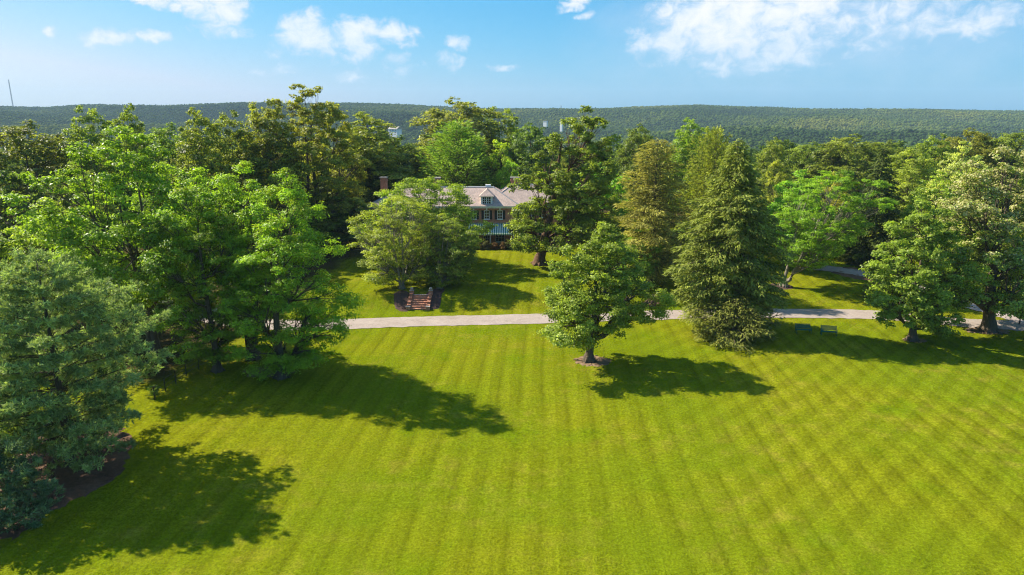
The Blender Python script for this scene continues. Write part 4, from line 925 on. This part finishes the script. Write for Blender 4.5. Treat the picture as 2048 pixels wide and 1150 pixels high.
# ------------------------------------------------------------------ far woods: one mass of crowns over valley and hills
def far_crown(seed, H=13.0, R=6.0, n=1300, leaf=1.0):
    rng = np.random.default_rng(seed); C, Rl = crown_lobes(rng, H, R, DOME, .06, 26, 2.5, .25, .8)
    V, a = leaves_on_lobes(rng, C, Rl, n, leaf, .75, .8, 7, .5)
    me = quads_mesh('wood_crown', V, 4, {'tone': a['tone']}); me.materials.append(M['far_leaf']); return me
def soft_crown(seed, H, R):
    rng = np.random.default_rng(seed); C, Rl = crown_lobes(rng, H, R, [(0, .9), (.3, 1), (.6, .9), (.85, .6), (1, .3)], .0, 19, 3.0, .28, .7); V = []
    bm = bmesh.new(); bmesh.ops.create_icosphere(bm, subdivisions=3, radius=1.0); bm.verts.ensure_lookup_table()
    P = np.array([v.co for v in bm.verts]); T_ = np.array([[v.index for v in f.verts] for f in bm.faces]); bm.free()
    for c, r in zip(C, Rl):
        k = rng.normal(size=(7, 3))*3.2; ph = rng.uniform(0, 6.28, 7)
        d = 1+.085*np.sin(P@k.T+ph).sum(1)*.6+rng.normal(0, .055, len(P)); q = P*d[:, None]*r*np.array([1, 1, .85])+c
        V.append(q[T_])
    V = np.concatenate(V); me = quads_mesh('wood_crown', V, 3, {'tone': np.clip(rng.normal(.5, .10, len(V)), 0, 1)}); me.materials.append(M['far_leaf']); return me
FAR = [bpy.data.objects.new('wood_crown', far_crown(900+i, H, R, n, lf)) for i, (H, R, n, lf) in enumerate(((14, 6.5, 2600, .75), (15, 5.6, 2400, .72), (12, 6.8, 2600, .75), (17, 6.0, 2600, .75)))]
FAR += [bpy.data.objects.new('wood_crown', soft_crown(950+i, H, R)) for i, (H, R) in enumerate(((12, 9.0), (13.5, 8.2), (10.5, 9.5), (13, 10.0)))]

rng = np.random.default_rng(77); pts = []
for (d0, d1, gap) in ((182, 420, 7.5), (420, 900, 10.0), (900, 2800, 10.5)):
    ys = np.arange(d0, d1, gap)
    for y in ys:
        half = .80*y+60; xs = np.arange(-half, half, gap); xs = xs+rng.uniform(-.48, .48, len(xs))*gap; pts.append(np.stack([xs, y+rng.uniform(-.48, .48, len(xs))*gap], 1))
pts = np.concatenate(pts); PX, PY = pts[:, 0], pts[:, 1]
# a few clearings round the far buildings and meadows
keep = np.ones(len(pts), bool)
for (cx, cy, r1, r2) in ((bx, by-35, 17, 38), (tx, ty-22, 13, 30), (lx, ly-24, 14, 30)): keep &= ((PX-cx)/r1)**2+((PY-cy)/r2)**2 > 1
pts = pts[keep]; PX, PY = pts[:, 0], pts[:, 1]; PZ = terrain(PX, PY)
wm = bpy.data.meshes.new('far_woods'); wm.vertices.add(len(pts)); wm.vertices.foreach_set('co', np.stack([PX, PY, PZ-.5], 1).reshape(-1).astype(np.float32))
big = np.sin(PX*.009+1)*np.sin(PY*.012)+.8*np.sin(PX*.023-PY*.017)
patch = np.sin(PX*.0041+2+.6*np.sin(PY*.006))*np.sin(PY*.0063+1+.5*np.sin(PX*.005))
hue = np.clip(.42+.12*big+.42*patch+rng.normal(0, .12, len(pts)), 0, 1)
s0 = rng.uniform(.62, 1.25, len(pts)); near = sstep(500, 190, PY); s0 *= (1-.12*near)*(1+.12*sstep(600, 1100, PY))
for nm, arr in (('hue', hue), ('size', s0), ('turn', rng.uniform(0, 6.28, len(pts)))):
    a_ = wm.attributes.new(nm, 'FLOAT', 'POINT'); a_.data.foreach_set('value', arr.astype(np.float32))
a_ = wm.attributes.new('pick', 'INT', 'POINT'); a_.data.foreach_set('value', (rng.integers(0, 4, len(pts))+4*(PY+rng.normal(0, 60, len(pts)) > 650)).astype(np.int32))
wm.update(); woods = tag(link('far_woods', wm, M['far_leaf']), 'unbroken woodland covering the valley and hills to the skyline', 'woods', kind='stuff')
ng = bpy.data.node_groups.new('far_woods', 'GeometryNodeTree'); ng.interface.new_socket('Geometry', in_out='INPUT', socket_type='NodeSocketGeometry'); ng.interface.new_socket('Geometry', in_out='OUTPUT', socket_type='NodeSocketGeometry')
gi = ng.nodes.new('NodeGroupInput'); go = ng.nodes.new('NodeGroupOutput'); iop = ng.nodes.new('GeometryNodeInstanceOnPoints'); g2i = ng.nodes.new('GeometryNodeGeometryToInstance')
for o in reversed(FAR):
    oi = ng.nodes.new('GeometryNodeObjectInfo'); oi.inputs['Object'].default_value = o; oi.inputs['As Instance'].default_value = True; ng.links.new(oi.outputs['Geometry'], g2i.inputs[0])
def nattr(nm, typ='FLOAT'):
    nd = ng.nodes.new('GeometryNodeInputNamedAttribute'); nd.data_type = typ; nd.inputs['Name'].default_value = nm; return nd.outputs['Attribute']
ng.links.new(gi.outputs[0], iop.inputs['Points']); ng.links.new(g2i.outputs[0], iop.inputs['Instance']); iop.inputs['Pick Instance'].default_value = True
ng.links.new(nattr('pick', 'INT'), iop.inputs['Instance Index']); ng.links.new(nattr('size'), iop.inputs['Scale'])
cx_ = ng.nodes.new('ShaderNodeCombineXYZ'); ng.links.new(nattr('turn'), cx_.inputs[2]); ng.links.new(cx_.outputs[0], iop.inputs['Rotation'])
ng.links.new(iop.outputs[0], go.inputs[0])
md = woods.modifiers.new('crowns', 'NODES'); md.node_group = ng

# ------------------------------------------------------------------ haze in the valley air
mb = MB(); mb.box(-3700, 3700, -140, 5300, -140, 230)
hz = mb.build('haze', None); hz['kind'] = 'stuff'; hz['label'] = 'thin blue summer haze over the valley'
hm = bpy.data.materials.new('haze_air'); hm.use_nodes = True; t = NT(hm.node_tree); out = t.n('ShaderNodeOutputMaterial'); pv = t.n('ShaderNodeVolumePrincipled')
pv.inputs['Color'].default_value = (0.58, 0.78, 1.0, 1); pv.inputs['Density'].default_value = 0.000088; pv.inputs['Anisotropy'].default_value = 0.0
t.t.links.new(pv.outputs[0], out.inputs['Volume']); hz.data.materials.append(hm)
print('tris', sum(len(m.polygons)*2 for m in bpy.data.meshes))
